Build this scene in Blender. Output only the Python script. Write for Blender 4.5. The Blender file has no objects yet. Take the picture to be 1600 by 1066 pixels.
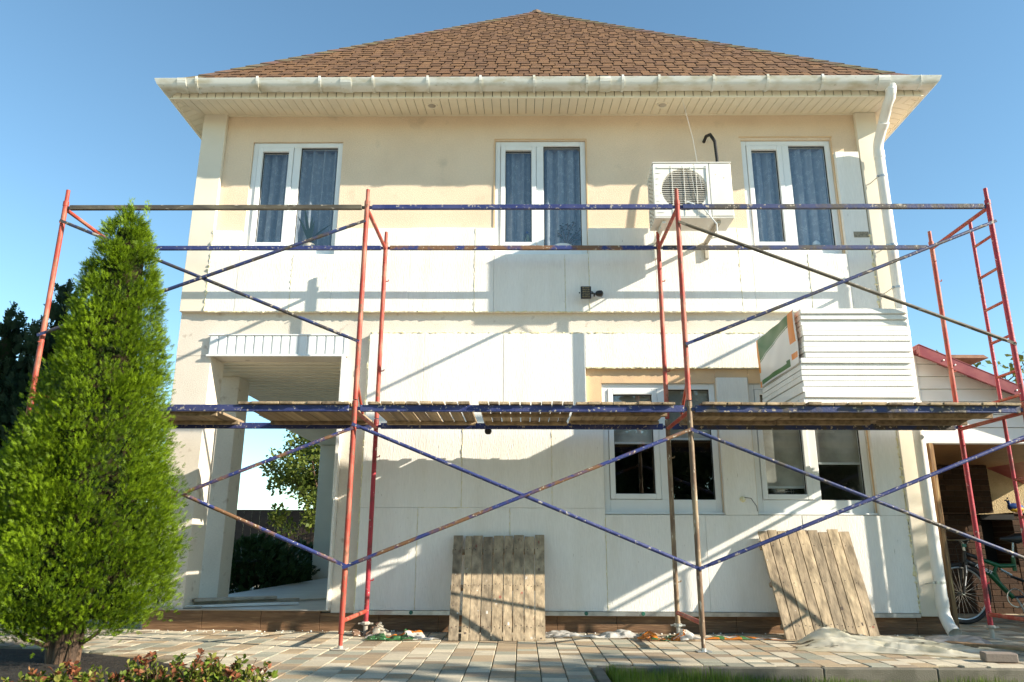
import bpy, math, random
import numpy as np
from mathutils import Vector, Matrix
random.seed(7); RNG = np.random.default_rng(7)
SC = bpy.context.scene
COL = SC.collection
PI = math.pi
# ------------------------------------------------------------------ camera, sky, sun, exposure
CAM = Vector((1.5023, -6.6028, 0.8333)); PITCH, YAW, ROLL = 0.2684, -0.0137, 0.0044
fw = Vector((math.sin(YAW)*math.cos(PITCH), math.cos(YAW)*math.cos(PITCH), math.sin(PITCH)))
rt = Vector((math.cos(YAW), -math.sin(YAW), 0)); up = rt.cross(fw)
r2 = rt*math.cos(ROLL)+up*math.sin(ROLL); u2 = up*math.cos(ROLL)-rt*math.sin(ROLL)
cd = bpy.data.cameras.new('camera'); cam = bpy.data.objects.new('camera', cd); COL.objects.link(cam)
cam.matrix_world = Matrix(((r2.x, u2.x, -fw.x, CAM.x), (r2.y, u2.y, -fw.y, CAM.y), (r2.z, u2.z, -fw.z, CAM.z), (0, 0, 0, 1)))
cd.sensor_width = 36; cd.lens = 1163.8/1600*36; cd.clip_end = 2000; cd.clip_start = 0.05
SC.camera = cam
AZ, EL = math.radians(110), math.radians(25.2)
W = bpy.data.worlds.new("World"); SC.world = W; W.use_nodes = True
wn = W.node_tree; bg = wn.nodes['Background']
sky = wn.nodes.new('ShaderNodeTexSky'); sky.sky_type = 'NISHITA'; sky.sun_disc = False
sky.sun_elevation = EL; sky.sun_rotation = AZ; sky.air_density = 1.0; sky.dust_density = 0.0; sky.ozone_density = 2.6
tint = wn.nodes.new('ShaderNodeMix'); tint.data_type = 'RGBA'; tint.blend_type = 'MULTIPLY'; tint.inputs['Factor'].default_value = 1.0; tint.inputs['B'].default_value = (.88, 1.03, .95, 1)
wn.links.new(sky.outputs[0], tint.inputs['A']); wn.links.new(tint.outputs['Result'], bg.inputs[0]); bg.inputs[1].default_value = 0.080
SUN = Vector((math.sin(AZ)*math.cos(EL), math.cos(AZ)*math.cos(EL), math.sin(EL)))
sd = bpy.data.lights.new('sun', 'SUN'); sd.energy = 3.4; sd.angle = math.radians(0.5); sd.color = (1.0, 0.90, 0.75)
so = bpy.data.objects.new('sun', sd); COL.objects.link(so); so.rotation_euler = SUN.to_track_quat('Z', 'Y').to_euler(); so.location = SUN*40
SC.view_settings.view_transform = 'Standard'; SC.view_settings.look = 'None'
SC.view_settings.exposure = 1.66; SC.view_settings.gamma = 1.0
# ------------------------------------------------------------------ materials
def mat(name, col=(.5, .5, .5), rough=.6, col2=None, scale=6, lo=.45, hi=.6, metal=0, bump=0, bscale=60, attr=False, stretch=(1, 1, 1), detail=4,
        col3=None, scale3=25, lo3=.6, hi3=.66, trans=0, spec=.4, var=0, bdist=.01, alpha=1):
    m = bpy.data.materials.new(name); m.use_nodes = True
    nt = m.node_tree; N = nt.nodes; L = nt.links
    b = N['Principled BSDF']; out = N['Material Output']
    b.inputs['Roughness'].default_value = rough; b.inputs['Metallic'].default_value = metal
    b.inputs['Specular IOR Level'].default_value = spec
    tc = N.new('ShaderNodeTexCoord'); mp = N.new('ShaderNodeMapping'); mp.inputs['Scale'].default_value = stretch
    L.new(tc.outputs['Object'], mp.inputs['Vector']); vec = mp.outputs['Vector']
    if attr:
        a = N.new('ShaderNodeVertexColor'); a.layer_name = 'Col'; cur = a.outputs['Color']
    else:
        a = N.new('ShaderNodeRGB'); a.outputs[0].default_value = (*col, 1); cur = a.outputs[0]
    def noise(sc_, d=detail):
        n = N.new('ShaderNodeTexNoise'); n.inputs['Scale'].default_value = sc_; n.inputs['Detail'].default_value = d
        L.new(vec, n.inputs['Vector']); return n.outputs['Fac']
    def over(cur, c, sc_, l, h):
        r = N.new('ShaderNodeMapRange'); r.inputs['From Min'].default_value = l; r.inputs['From Max'].default_value = h
        L.new(noise(sc_), r.inputs['Value'])
        x = N.new('ShaderNodeMix'); x.data_type = 'RGBA'; L.new(r.outputs[0], x.inputs['Factor'])
        L.new(cur, x.inputs['A']); x.inputs['B'].default_value = (*c, 1); return x.outputs['Result']
    if col2: cur = over(cur, col2, scale, lo, hi)
    if col3: cur = over(cur, col3, scale3, lo3, hi3)
    if var:
        x = N.new('ShaderNodeMix'); x.data_type = 'RGBA'; x.blend_type = 'MULTIPLY'; x.inputs['Factor'].default_value = 1
        r = N.new('ShaderNodeMapRange'); r.inputs['From Min'].default_value = .3; r.inputs['From Max'].default_value = .7
        r.inputs['To Min'].default_value = 1-var; r.inputs['To Max'].default_value = 1+var*.4
        L.new(noise(bscale*.5), r.inputs['Value']); L.new(cur, x.inputs['A']); L.new(r.outputs[0], x.inputs['B']); cur = x.outputs['Result']
    L.new(cur, b.inputs['Base Color'])
    if bump:
        bp = N.new('ShaderNodeBump'); bp.inputs['Strength'].default_value = bump; bp.inputs['Distance'].default_value = bdist
        L.new(noise(bscale, 5), bp.inputs['Height']); L.new(bp.outputs[0], b.inputs['Normal'])
    if alpha < 1: b.inputs['Alpha'].default_value = alpha
    if trans:
        t = N.new('ShaderNodeBsdfTranslucent'); L.new(cur, t.inputs['Color'])
        ms = N.new('ShaderNodeMixShader'); ms.inputs[0].default_value = trans
        L.new(b.outputs[0], ms.inputs[1]); L.new(t.outputs[0], ms.inputs[2]); L.new(ms.outputs[0], out.inputs['Surface'])
    return m
M = {}
M['plaster'] = mat('beige_plaster', (.80, .64, .465), .9, (.74, .585, .42), 1.6, .42, .66, bump=.7, bscale=110, col3=(.62, .50, .36), scale3=3, lo3=.62, hi3=.75, var=.06)
M['grey_plaster'] = mat('pale_plaster', (.74, .68, .58), .9, (.67, .60, .50), 1.6, .4, .7, bump=.5, bscale=110, col3=(.5, .42, .33), scale3=7, lo3=.63, hi3=.72, var=.06)
M['pilaster'] = mat('pilaster_paint', (.74, .68, .56), .85, (.68, .62, .5), 2, .4, .7, bump=.25, bscale=120)
M['orange_plaster'] = mat('bare_orange_plaster', (.72, .50, .29), .9, (.66, .46, .28), 5, bump=.4, bscale=120)
M['foam'] = mat('white_foam', (.84, .82, .76), .8, (.77, .74, .66), 1.7, .46, .78, bump=.45, bscale=60, stretch=(2.5, 1, .35), col3=(.45, .43, .36), scale3=26, lo3=.735, hi3=.76, var=.05)
M['bead'] = mat('foam_sealant', (.74, .66, .38), .8, (.82, .78, .6), 30, bump=.6, bscale=90)
M['pvc'] = mat('white_plastic_frame', (.78, .80, .79), .35, (.72, .73, .70), 4, .5, .8)
M['gutter'] = mat('gutter_plastic', (.68, .68, .62), .4, (.50, .46, .34), 5, .45, .72, stretch=(1, 1, 3), col3=(.36, .32, .22), scale3=16, lo3=.66, hi3=.76)
M['soffit'] = mat('cream_vinyl', (.83, .76, .60), .5, (.74, .68, .54), 3, .5, .8)
M['groove'] = mat('dark_groove', (.16, .13, .09), .9)
M['pipe'] = mat('pale_pipe', (.78, .76, .70), .38, (.70, .66, .58), 3, .5, .75, col3=(.45, .42, .36), scale3=10, lo3=.72, hi3=.78)
M['shingle'] = mat('roof_shingle', rough=.95, attr=True, bump=.8, bscale=220, var=.25)
M['plinth'] = mat('brown_stone_tile', (.20, .11, .055), .7, (.13, .07, .035), 6, .4, .65, bump=.7, bscale=14, stretch=(.5, 1, 5), col3=(.27, .16, .08), scale3=10, lo3=.55, hi3=.7)
M['floor_tile'] = mat('porch_floor_tile', (.46, .42, .36), .35, (.36, .32, .27), 3, .4, .7, stretch=(1, 3, 1))
M['red'] = mat('chipped_red_paint', (.36, .05, .03), .55, (.44, .16, .10), 8, .46, .66, stretch=(1, 1, .45), col3=(.20, .09, .05), scale3=26, lo3=.58, hi3=.64, bump=.3, bscale=50)
M['crimson'] = mat('dark_red_paint', (.38, .03, .045), .5, (.20, .035, .03), 8, .5, .65, col3=(.55, .42, .36), scale3=34, lo3=.65, hi3=.69, bump=.3, bscale=50)
M['brown_steel'] = mat('weathered_brown_steel', (.16, .10, .06), .55, (.30, .22, .13), 10, .45, .6, stretch=(1, 1, .3), col3=(.50, .44, .34), scale3=40, lo3=.62, hi3=.66, bump=.3, bscale=50)
M['blue'] = mat('chipped_blue_paint', (.022, .034, .135), .55, (.05, .06, .165), 7, .42, .62, col3=(.36, .33, .30), scale3=34, lo3=.60, hi3=.66, bump=.3, bscale=50)
M['navy'] = mat('dirty_navy_paint', (.03, .045, .13), .55, (.07, .06, .05), 7, .45, .6, col3=(.38, .33, .26), scale3=28, lo3=.61, hi3=.66, bump=.3, bscale=50)
M['blue_brown'] = mat('worn_blue_and_rust', (.03, .045, .17), .6, (.19, .10, .05), 5, .47, .56, col3=(.5, .45, .36), scale3=40, lo3=.62, hi3=.66, bump=.3, bscale=50)
M['black_brown'] = mat('weathered_dark_bar', (.07, .06, .045), .6, (.14, .12, .08), 14, .4, .65, stretch=(.3, 1, 1), col3=(.35, .32, .26), scale3=45, lo3=.64, hi3=.68, bump=.3, bscale=50)
M['galv'] = mat('galvanised_metal', (.55, .56, .54), .35, (.42, .42, .40), 9, metal=.8)
M['plank'] = mat('weathered_plank', rough=.85, attr=True, bump=.6, bscale=7, stretch=(5, .16, 5), var=.45, detail=2)
M['plankz'] = mat('grey_upright_plank', rough=.88, attr=True, bump=.7, bscale=7, stretch=(5, 5, .14), var=.5, detail=2, col3=(.22, .15, .10), scale3=5, lo3=.66, hi3=.74)
M['paver'] = mat('concrete_paver', rough=.9, attr=True, bump=.5, bscale=150, var=.16, col3=(.30, .26, .2), scale3=3, lo3=.6, hi3=.8)
M['mortar'] = mat('joint_sand', (.13, .105, .06), .95, (.12, .14, .05), 7, .5, .62, bump=.5, bscale=90)
M['kerb'] = mat('kerb_concrete', (.17, .152, .115), .9, (.12, .11, .08), 6, bump=.5, bscale=120, col3=(.25, .25, .16), scale3=12, lo3=.65, hi3=.75)
M['soil'] = mat('soil', (.018, .013, .009), .95, (.03, .023, .015), 9, bump=1, bscale=40, bdist=.03)
M['ground'] = mat('ground', (.56, .49, .37), .95, (.50, .44, .33), .6, bump=.5, bscale=8)  # pale tone picked so the unseen yard bounces light onto the house
M['grassbase'] = mat('lawn_soil', (.05, .075, .02), .95, (.07, .06, .03), 10)
M['leaf'] = mat('foliage', rough=.5, attr=True, trans=.30, spec=.18)
M['bark'] = mat('bark', (.14, .085, .05), .9, (.07, .045, .03), 8, .4, .6, bump=1, bscale=30, stretch=(3, 3, .5), bdist=.02)
M['twig_shade'] = mat('twig_core_shade', (.012, .022, .006), .95, (.025, .02, .01), 14, bump=1, bscale=30, bdist=.03, spec=.05)
M['acwhite'] = mat('painted_metal_white', (.76, .74, .67), .4, (.70, .67, .58), 3, .5, .8, col3=(.35, .25, .13), scale3=22, lo3=.70, hi3=.75)
M['dark'] = mat('dark_room_shade', (.03, .03, .03), .8)  # rooms coloured near black, the indoor shade put into the colour
M['black'] = mat('black_plastic', (.02, .02, .02), .4)
M['rubber'] = mat('black_rubber', (.018, .018, .018), .7)
M['steel'] = mat('polished_steel', (.6, .6, .58), .22, metal=1)
M['fin'] = mat('cooling_fins', (.10, .10, .09), .5)
M['amber'] = mat('lamp_grille', (.30, .22, .10), .4, (.1, .08, .05), 60)
M['brick'] = mat('oven_brick', rough=.9, attr=True, bump=.5, bscale=60, var=.2)
M['stucco'] = mat('coarse_stucco', (.56, .44, .25), .95, (.48, .37, .2), 5, bump=1, bscale=70, bdist=.03)
M['siding'] = mat('white_siding', (.72, .70, .66), .5, (.64, .61, .55), 3, .5, .8)
M['maroon'] = mat('maroon_metal', (.20, .03, .04), .4, (.26, .06, .06), 5)
M['slat'] = mat('varnished_slats', (.28, .14, .05), .5, (.20, .09, .03), 8, stretch=(6, .6, 6))
M['post'] = mat('brown_wood_post', (.25, .14, .055), .7, (.12, .065, .03), 6, .45, .6, stretch=(6, 6, .5), col3=(.5, .36, .16), scale3=7, lo3=.6, hi3=.7)
M['fence'] = mat('dark_brown_fence', (.022, .013, .010), .6, (.03, .02, .015), 3)
M['green'] = mat('green_bike_paint', (.006, .085, .03), .3)
M['whitep'] = mat('white_paint', (.8, .8, .8), .4)
M['film'] = mat('printed_film', rough=.25, attr=True, trans=.35, spec=.6, alpha=.85)
M['print'] = mat('printed_plastic', rough=.35, attr=True)
M['plastic'] = mat('clear_plastic_sheet', (.86, .83, .70), .10, (.74, .69, .50), 5, .45, .65, trans=.35, spec=1.0, alpha=.72, col3=(.07, .065, .05), scale3=6, lo3=.62, hi3=.66, stretch=(.5, 1.2, 1))
M['whiteplastic'] = mat('pale_plastic_film', (.74, .72, .66), .3, (.6, .58, .52), 6, trans=.35)
M['blind'] = mat('grey_roller_blind', (.66, .64, .56), .8, (.38, .36, .31), 2, trans=.2)
M['trim'] = mat('weathered_trim', (.45, .41, .34), .7, (.35, .31, .25), 7)
M['cap'] = mat('chimney_cap', (.24, .13, .08), .9, (.17, .09, .06), 6, bump=.6, bscale=30)
M['hole_shade'] = mat('shaded_hole', (.30, .27, .2), .9, (.18, .16, .12), 30)
M['blueplastic'] = mat('blue_plastic', (.02, .06, .22), .35)
M['yellow'] = mat('yellow_plastic', (.65, .42, .04), .4)
M['wire'] = mat('grey_wire', (.12, .12, .12), .6)
M['greenplastic'] = mat('green_anchor', (.03, .14, .10), .4)
def lace():
    m = bpy.data.materials.new('lace_curtain'); m.use_nodes = True; nt = m.node_tree; N = nt.nodes; L = nt.links
    b = N['Principled BSDF']; b.inputs['Roughness'].default_value = .9
    tc = N.new('ShaderNodeTexCoord')
    v = N.new('ShaderNodeTexVoronoi'); v.inputs['Scale'].default_value = 15; L.new(tc.outputs['Object'], v.inputs['Vector'])
    v2 = N.new('ShaderNodeTexVoronoi'); v2.inputs['Scale'].default_value = 95; L.new(tc.outputs['Object'], v2.inputs['Vector'])
    r = N.new('ShaderNodeMapRange'); r.inputs['From Min'].default_value = .55; r.inputs['From Max'].default_value = .35; L.new(v.outputs['Distance'], r.inputs['Value'])
    r2_ = N.new('ShaderNodeMapRange'); r2_.inputs['From Min'].default_value = .55; r2_.inputs['From Max'].default_value = .4; L.new(v2.outputs['Distance'], r2_.inputs['Value'])
    mu = N.new('ShaderNodeMath'); mu.operation = 'MULTIPLY'; L.new(r.outputs[0], mu.inputs[0]); L.new(r2_.outputs[0], mu.inputs[1])
    x = N.new('ShaderNodeMix'); x.data_type = 'RGBA'; x.inputs['A'].default_value = (.32, .35, .39, 1); x.inputs['B'].default_value = (.47, .51, .55, 1)
    L.new(mu.outputs[0], x.inputs['Factor']); L.new(x.outputs['Result'], b.inputs['Base Color'])
    t = N.new('ShaderNodeBsdfTransparent'); ms = N.new('ShaderNodeMixShader'); ms.inputs[0].default_value = .12
    L.new(b.outputs[0], ms.inputs[1]); L.new(t.outputs[0], ms.inputs[2]); L.new(ms.outputs[0], N['Material Output'].inputs['Surface'])
    return m
M['lace'] = lace()
def glass(name, tint):
    m = bpy.data.materials.new(name); m.use_nodes = True; nt = m.node_tree; N = nt.nodes; L = nt.links
    N.remove(N['Principled BSDF'])
    tr = N.new('ShaderNodeBsdfTransparent'); tr.inputs[0].default_value = (*tint, 1)
    gl = N.new('ShaderNodeBsdfGlossy'); gl.inputs['Roughness'].default_value = .005
    fr = N.new('ShaderNodeLayerWeight'); fr.inputs['Blend'].default_value = .5
    po = N.new('ShaderNodeMath'); po.operation = 'POWER'; po.inputs[1].default_value = 4.0; L.new(fr.outputs['Facing'], po.inputs[0])
    mu = N.new('ShaderNodeMath'); mu.operation = 'MULTIPLY_ADD'; mu.inputs[1].default_value = .85; mu.inputs[2].default_value = .14; mu.use_clamp = True
    L.new(po.outputs[0], mu.inputs[0])
    tc = N.new('ShaderNodeTexCoord'); no = N.new('ShaderNodeTexNoise'); no.inputs['Scale'].default_value = 1.5; L.new(tc.outputs['Object'], no.inputs['Vector'])
    bp = N.new('ShaderNodeBump'); bp.inputs['Strength'].default_value = .012; bp.inputs['Distance'].default_value = .05
    L.new(no.outputs['Fac'], bp.inputs['Height']); L.new(bp.outputs[0], gl.inputs['Normal'])
    ms = N.new('ShaderNodeMixShader'); L.new(mu.outputs[0], ms.inputs[0]); L.new(tr.outputs[0], ms.inputs[1]); L.new(gl.outputs[0], ms.inputs[2])
    L.new(ms.outputs[0], N['Material Output'].inputs['Surface'])
    return m
M['glass'] = glass('window_glass', (.86, .90, .92))
M['bottleglass'] = glass('bottle_glass', (.75, .8, .6))
# ------------------------------------------------------------------ object helpers
ORG = {}
def setp(o, label=None, cat=None, group=None, kind=None):
    for k, v in (('label', label), ('category', cat), ('group', group), ('kind', kind)):
        if v: o[k] = v
    return o
def thing(name, label, cat, loc=(0, 0, 0), group=None):
    o = bpy.data.objects.new(name, None); COL.objects.link(o); o.location = loc; o.empty_display_size = .1
    ORG[o.name] = Vector(loc); return setp(o, label, cat, group)
def link(name, me, material, parent=None, org=None):
    o = bpy.data.objects.new(name, me); COL.objects.link(o); me.materials.append(M[material] if isinstance(material, str) else material)
    if parent: o.parent = parent; ORG[o.name] = ORG[parent.name]
    else:
        ORG[o.name] = Vector(org or (0, 0, 0)); o.location = ORG[o.name]
    return o
class MB:
    def __init__(s): s.v = []; s.f = []; s.c = []
    def add(s, vs, fs, col=None):
        n = len(s.v); s.v += [tuple(p) for p in vs]; s.f += [tuple(i+n for i in f) for f in fs]; s.c += [col]*len(fs); return s
    def obox(s, c, ax, ay, az, bev=0, col=None):
        c = Vector(c); ax, ay, az = Vector(ax), Vector(ay), Vector(az)
        if bev <= 0:
            P = [c+ax*i+ay*j+az*k for k in (-1, 1) for j in (-1, 1) for i in (-1, 1)]
            return s.add(P, [(0, 2, 3, 1), (4, 5, 7, 6), (0, 1, 5, 4), (2, 6, 7, 3), (0, 4, 6, 2), (1, 3, 7, 5)], col)
        L = (ax.length, ay.length, az.length); b = min(bev, min(L)*.8)
        V = []; idx = {}
        for k in (-1, 1):
            for j in (-1, 1):
                for i in (-1, 1):
                    for d in range(3):
                        q = [1-b/L[0], 1-b/L[1], 1-b/L[2]]; q[d] = 1
                        idx[(i, j, k, d)] = len(V); V.append(c+ax*i*q[0]+ay*j*q[1]+az*k*q[2])
        F = []
        for sg in (-1, 1):
            a = [(sg, -1, -1, 0), (sg, 1, -1, 0), (sg, 1, 1, 0), (sg, -1, 1, 0)]; F.append([idx[q] for q in (a if sg > 0 else a[::-1])])
            a = [(-1, sg, -1, 1), (-1, sg, 1, 1), (1, sg, 1, 1), (1, sg, -1, 1)]; F.append([idx[q] for q in (a if sg > 0 else a[::-1])])
            a = [(-1, -1, sg, 2), (1, -1, sg, 2), (1, 1, sg, 2), (-1, 1, sg, 2)]; F.append([idx[q] for q in (a if sg > 0 else a[::-1])])
        for p in (-1, 1):
            for q in (-1, 1):
                F.append([idx[(p, q, -1, 0)], idx[(p, q, -1, 1)], idx[(p, q, 1, 1)], idx[(p, q, 1, 0)]][::-p*q])
                F.append([idx[(p, -1, q, 0)], idx[(p, 1, q, 0)], idx[(p, 1, q, 2)], idx[(p, -1, q, 2)]][::-p*q])
                F.append([idx[(-1, p, q, 1)], idx[(-1, p, q, 2)], idx[(1, p, q, 2)], idx[(1, p, q, 1)]][::-p*q])
                for r in (-1, 1):
                    t = [idx[(p, q, r, 0)], idx[(p, q, r, 1)], idx[(p, q, r, 2)]]; F.append(t if p*q*r > 0 else t[::-1])
        return s.add(V, F, col)
    def box(s, x0, x1, y0, y1, z0, z1, bev=0, col=None):
        return s.obox(((x0+x1)/2, (y0+y1)/2, (z0+z1)/2), ((x1-x0)/2, 0, 0), (0, (y1-y0)/2, 0), (0, 0, (z1-z0)/2), bev, col)
    def bar(s, p0, p1, w, h, upv=(0, 0, 1), bev=0, col=None):
        p0, p1 = Vector(p0), Vector(p1); d = (p1-p0); L = d.length; d.normalize(); sd_ = d.cross(Vector(upv)).normalized(); u = sd_.cross(d)
        return s.obox((p0+p1)/2, d*(L/2), sd_*(w/2), u*(h/2), bev, col)
    def tube(s, pts, r, n=10, cap=True, col=None, flat=1):
        pts = [Vector(p) for p in pts]; R = r if isinstance(r, (list, tuple)) else [r]*len(pts)
        V = []; d0 = None; u = None
        for i, p in enumerate(pts):
            a = pts[max(0, i-1)]; b = pts[min(len(pts)-1, i+1)]; d = (b-a).normalized()
            if u is None:
                u = d.orthogonal().normalized()
            else: u = (u-d*u.dot(d)).normalized()
            w = d.cross(u)
            for k in range(n):
                t = 2*PI*k/n; V.append(p+(u*math.cos(t)+w*math.sin(t)*flat)*R[i])
        F = [(i*n+k, i*n+(k+1) % n, (i+1)*n+(k+1) % n, (i+1)*n+k) for i in range(len(pts)-1) for k in range(n)]
        if cap: F += [tuple(range(n))[::-1], tuple(range((len(pts)-1)*n, len(pts)*n))]
        return s.add(V, F, col)
    def lathe(s, prof, c, n=16, axis='Z', col=None):
        V = []
        for (r, h) in prof:
            for k in range(n):
                t = 2*PI*k/n; a, b = r*math.cos(t), r*math.sin(t)
                V.append({'Z': (c[0]+a, c[1]+b, c[2]+h), 'Y': (c[0]+a, c[1]+h, c[2]+b), 'X': (c[0]+h, c[1]+a, c[2]+b)}[axis])
        F = [(i*n+k, i*n+(k+1) % n, (i+1)*n+(k+1) % n, (i+1)*n+k) for i in range(len(prof)-1) for k in range(n)]
        if prof[0][0] > 1e-6: F.append(tuple(range(n))[::-1])
        if prof[-1][0] > 1e-6: F.append(tuple(range((len(prof)-1)*n, len(prof)*n)))
        return s.add(V, F, col)
    def build(s, name, material, parent=None, org=None, smooth=False):
        me = bpy.data.meshes.new(name)
        O = ORG[parent.name] if parent else Vector(org or (0, 0, 0))
        me.from_pydata([(p[0]-O.x, p[1]-O.y, p[2]-O.z) for p in s.v], [], s.f)
        if any(c is not None for c in s.c):
            ca = me.color_attributes.new('Col', 'FLOAT_COLOR', 'CORNER'); a = []
            for f, c in zip(s.f, s.c): a += [(*(c or (.5, .5, .5)), 1)]*len(f)
            ca.data.foreach_set('color', np.array(a, dtype=np.float32).ravel())
        if smooth:
            me.polygons.foreach_set('use_smooth', [True]*len(me.polygons))
            me.set_sharp_from_angle(angle=math.radians(40))
        me.update()
        return link(name, me, material, parent, org)
def npmesh(name, V, Q, C, material, parent=None, org=None):
    """vertices Nx3, quads Mx4, face colours Mx3"""
    O = np.array(ORG[parent.name] if parent else (org or (0, 0, 0)))
    me = bpy.data.meshes.new(name); V = np.asarray(V, dtype=np.float32)-O.astype(np.float32); Q = np.asarray(Q, dtype=np.int32)
    k = Q.shape[1]; me.vertices.add(len(V)); me.vertices.foreach_set('co', V.ravel())
    me.loops.add(Q.size); me.loops.foreach_set('vertex_index', Q.ravel())
    me.polygons.add(len(Q)); me.polygons.foreach_set('loop_start', np.arange(0, Q.size, k, dtype=np.int32)); me.polygons.foreach_set('loop_total', np.full(len(Q), k, dtype=np.int32))
    ca = me.color_attributes.new('Col', 'FLOAT_COLOR', 'CORNER')
    cc = np.ones((len(Q), k, 4), dtype=np.float32); cc[:, :, :3] = np.asarray(C)[:, None, :]
    ca.data.foreach_set('color', cc.ravel()); me.update(calc_edges=True); me.validate()
    return link(name, me, material, parent, org)
def rj(a): return random.uniform(-a, a)
def mixc(a, b, t): return tuple(x+(y-x)*t for x, y in zip(a, b))
# ------------------------------------------------------------------ ground
g = MB(); g.add([(-300, -300, -.22), (300, -300, -.22), (300, 300, -.22), (-300, 300, -.22)], [(0, 1, 2, 3)])
setp(g.build('ground', 'ground'), kind='structure')
WALL, FOAM = 1.40, 1.34
bedpts = [(-9, -.35), (-2.9, -.05), (-2.3, -.12), (-1.27, -.62), (-.35, -1.35), (.25, -2.2), (.6, -3), (.75, -4.2), (-9, -4.2)]
def inpoly(x, y, P):
    c = False; j = len(P)-1
    for i in range(len(P)):
        if (P[i][1] > y) != (P[j][1] > y) and x < (P[j][0]-P[i][0])*(y-P[i][1])/(P[j][1]-P[i][1])+P[i][0]: c = not c
        j = i
    return c
LX, LY = 2.04, -.80
def paved(x, y):
    if inpoly(x, y, bedpts): return False
    if x > LX-.02 and y < LY+.02: return False
    if -2.36 < x < 5.76 and y > 1.36: return False
    return True
mb = MB()
for (x0, x1, y0, y1) in ((-9, -2.36, -.4, 5), (-2.36, 5.76, LY, 1.39), (-2.36, LX, -5, LY), (5.76, 11, LY, 1.39), (5.76, 9.0, 1.39, 4.38)):
    mb.add([(x0, y0, -.012), (x1, y0, -.012), (x1, y1, -.012), (x0, y1, -.012)], [(0, 1, 2, 3)])
setp(mb.build('paving_bed', 'mortar'), kind='structure')
PC = [(.54, .47, .34), (.56, .49, .36), (.40, .30, .19), (.30, .295, .225), (.42, .32, .20), (.58, .51, .38), (.35, .34, .26), (.32, .25, .17), (.56, .49, .36)]
pv = MB(); CW = .172
x = -8.0; ci = 0
while x < 9.8:
    y = -7.0+random.random()*.1
    ymax = 4.3 if (x < -2.4 or 5.8 < x < 8.9) else 1.38
    while y < ymax:
        L = random.choice((.172, .172, .172, .115, .115))
        left_dark = x < -2.6
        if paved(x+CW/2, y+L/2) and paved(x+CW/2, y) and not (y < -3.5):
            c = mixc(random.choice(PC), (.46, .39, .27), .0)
            if left_dark: c = mixc(c, (.30, .27, .21), .6)  # left-hand pavers toned darker and greyer
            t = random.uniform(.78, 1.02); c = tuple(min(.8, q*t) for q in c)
            z = rj(.0025)
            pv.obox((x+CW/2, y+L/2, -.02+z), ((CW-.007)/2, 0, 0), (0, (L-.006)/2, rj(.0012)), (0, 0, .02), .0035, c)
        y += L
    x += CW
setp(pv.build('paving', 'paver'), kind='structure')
# kerb along the lawn
kb = MB(); x = LX
while x < 12:
    kb.box(x+.003, x+.797, LY-.075, LY-.003, -.25, .006, .006); x += .8
y = LY-.085
while y > -3.4: kb.box(LX-.04, LX+.035, y-.79, y-.003, -.25, .005, .006); y -= .8
setp(kb.build('kerb', 'kerb'), kind='structure')
mb = MB(); mb.add([(LX+.04, -3.6, -.15), (13, -3.6, -.15), (13, LY-.08, -.15), (LX+.04, LY-.08, -.15)], [(0, 1, 2, 3)])
setp(mb.build('lawn_ground', 'grassbase'), kind='structure')
mb = MB(); mb.add([(px_, py_, -.003+rj(.002)) for px_, py_ in bedpts], [tuple(range(len(bedpts)))[::-1]])
o = setp(mb.build('garden_soil', 'soil'), kind='structure')
# grass blades
n = 60000
gx = LX+.06+RNG.random(n)**1.3*6.4; gy = LY-.10-RNG.random(n)**1.5*2.6
h = (.045+.05*RNG.random(n))*(1+1.5*np.exp(-(gx-LX)/.9)+.35*np.sin(gx*5)*np.sin(gy*7+gx)); a = RNG.random(n)*2*PI; lean = .03*RNG.random(n); wd = .0022+.002*RNG.random(n)
b0 = np.stack([gx-np.cos(a)*wd, gy-np.sin(a)*wd, np.full(n, -.15)], 1); b1 = np.stack([gx+np.cos(a)*wd, gy+np.sin(a)*wd, np.full(n, -.15)], 1)
t0 = np.stack([gx-np.sin(a)*lean, gy+np.cos(a)*lean, h-.15], 1); t1 = t0+np.stack([np.cos(a), np.sin(a), 0*a], 1)*.0008
V = np.stack([b0, b1, t1, t0], 1).reshape(-1, 3); Q = np.arange(n*4).reshape(-1, 4)
gc = np.array([.13, .20, .025])*(.55+.8*RNG.random((n, 1))); gc[RNG.random(n) < .12] = (.20, .19, .08)
setp(npmesh('grass', V, Q, gc, 'leaf'), kind='stuff')
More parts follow.
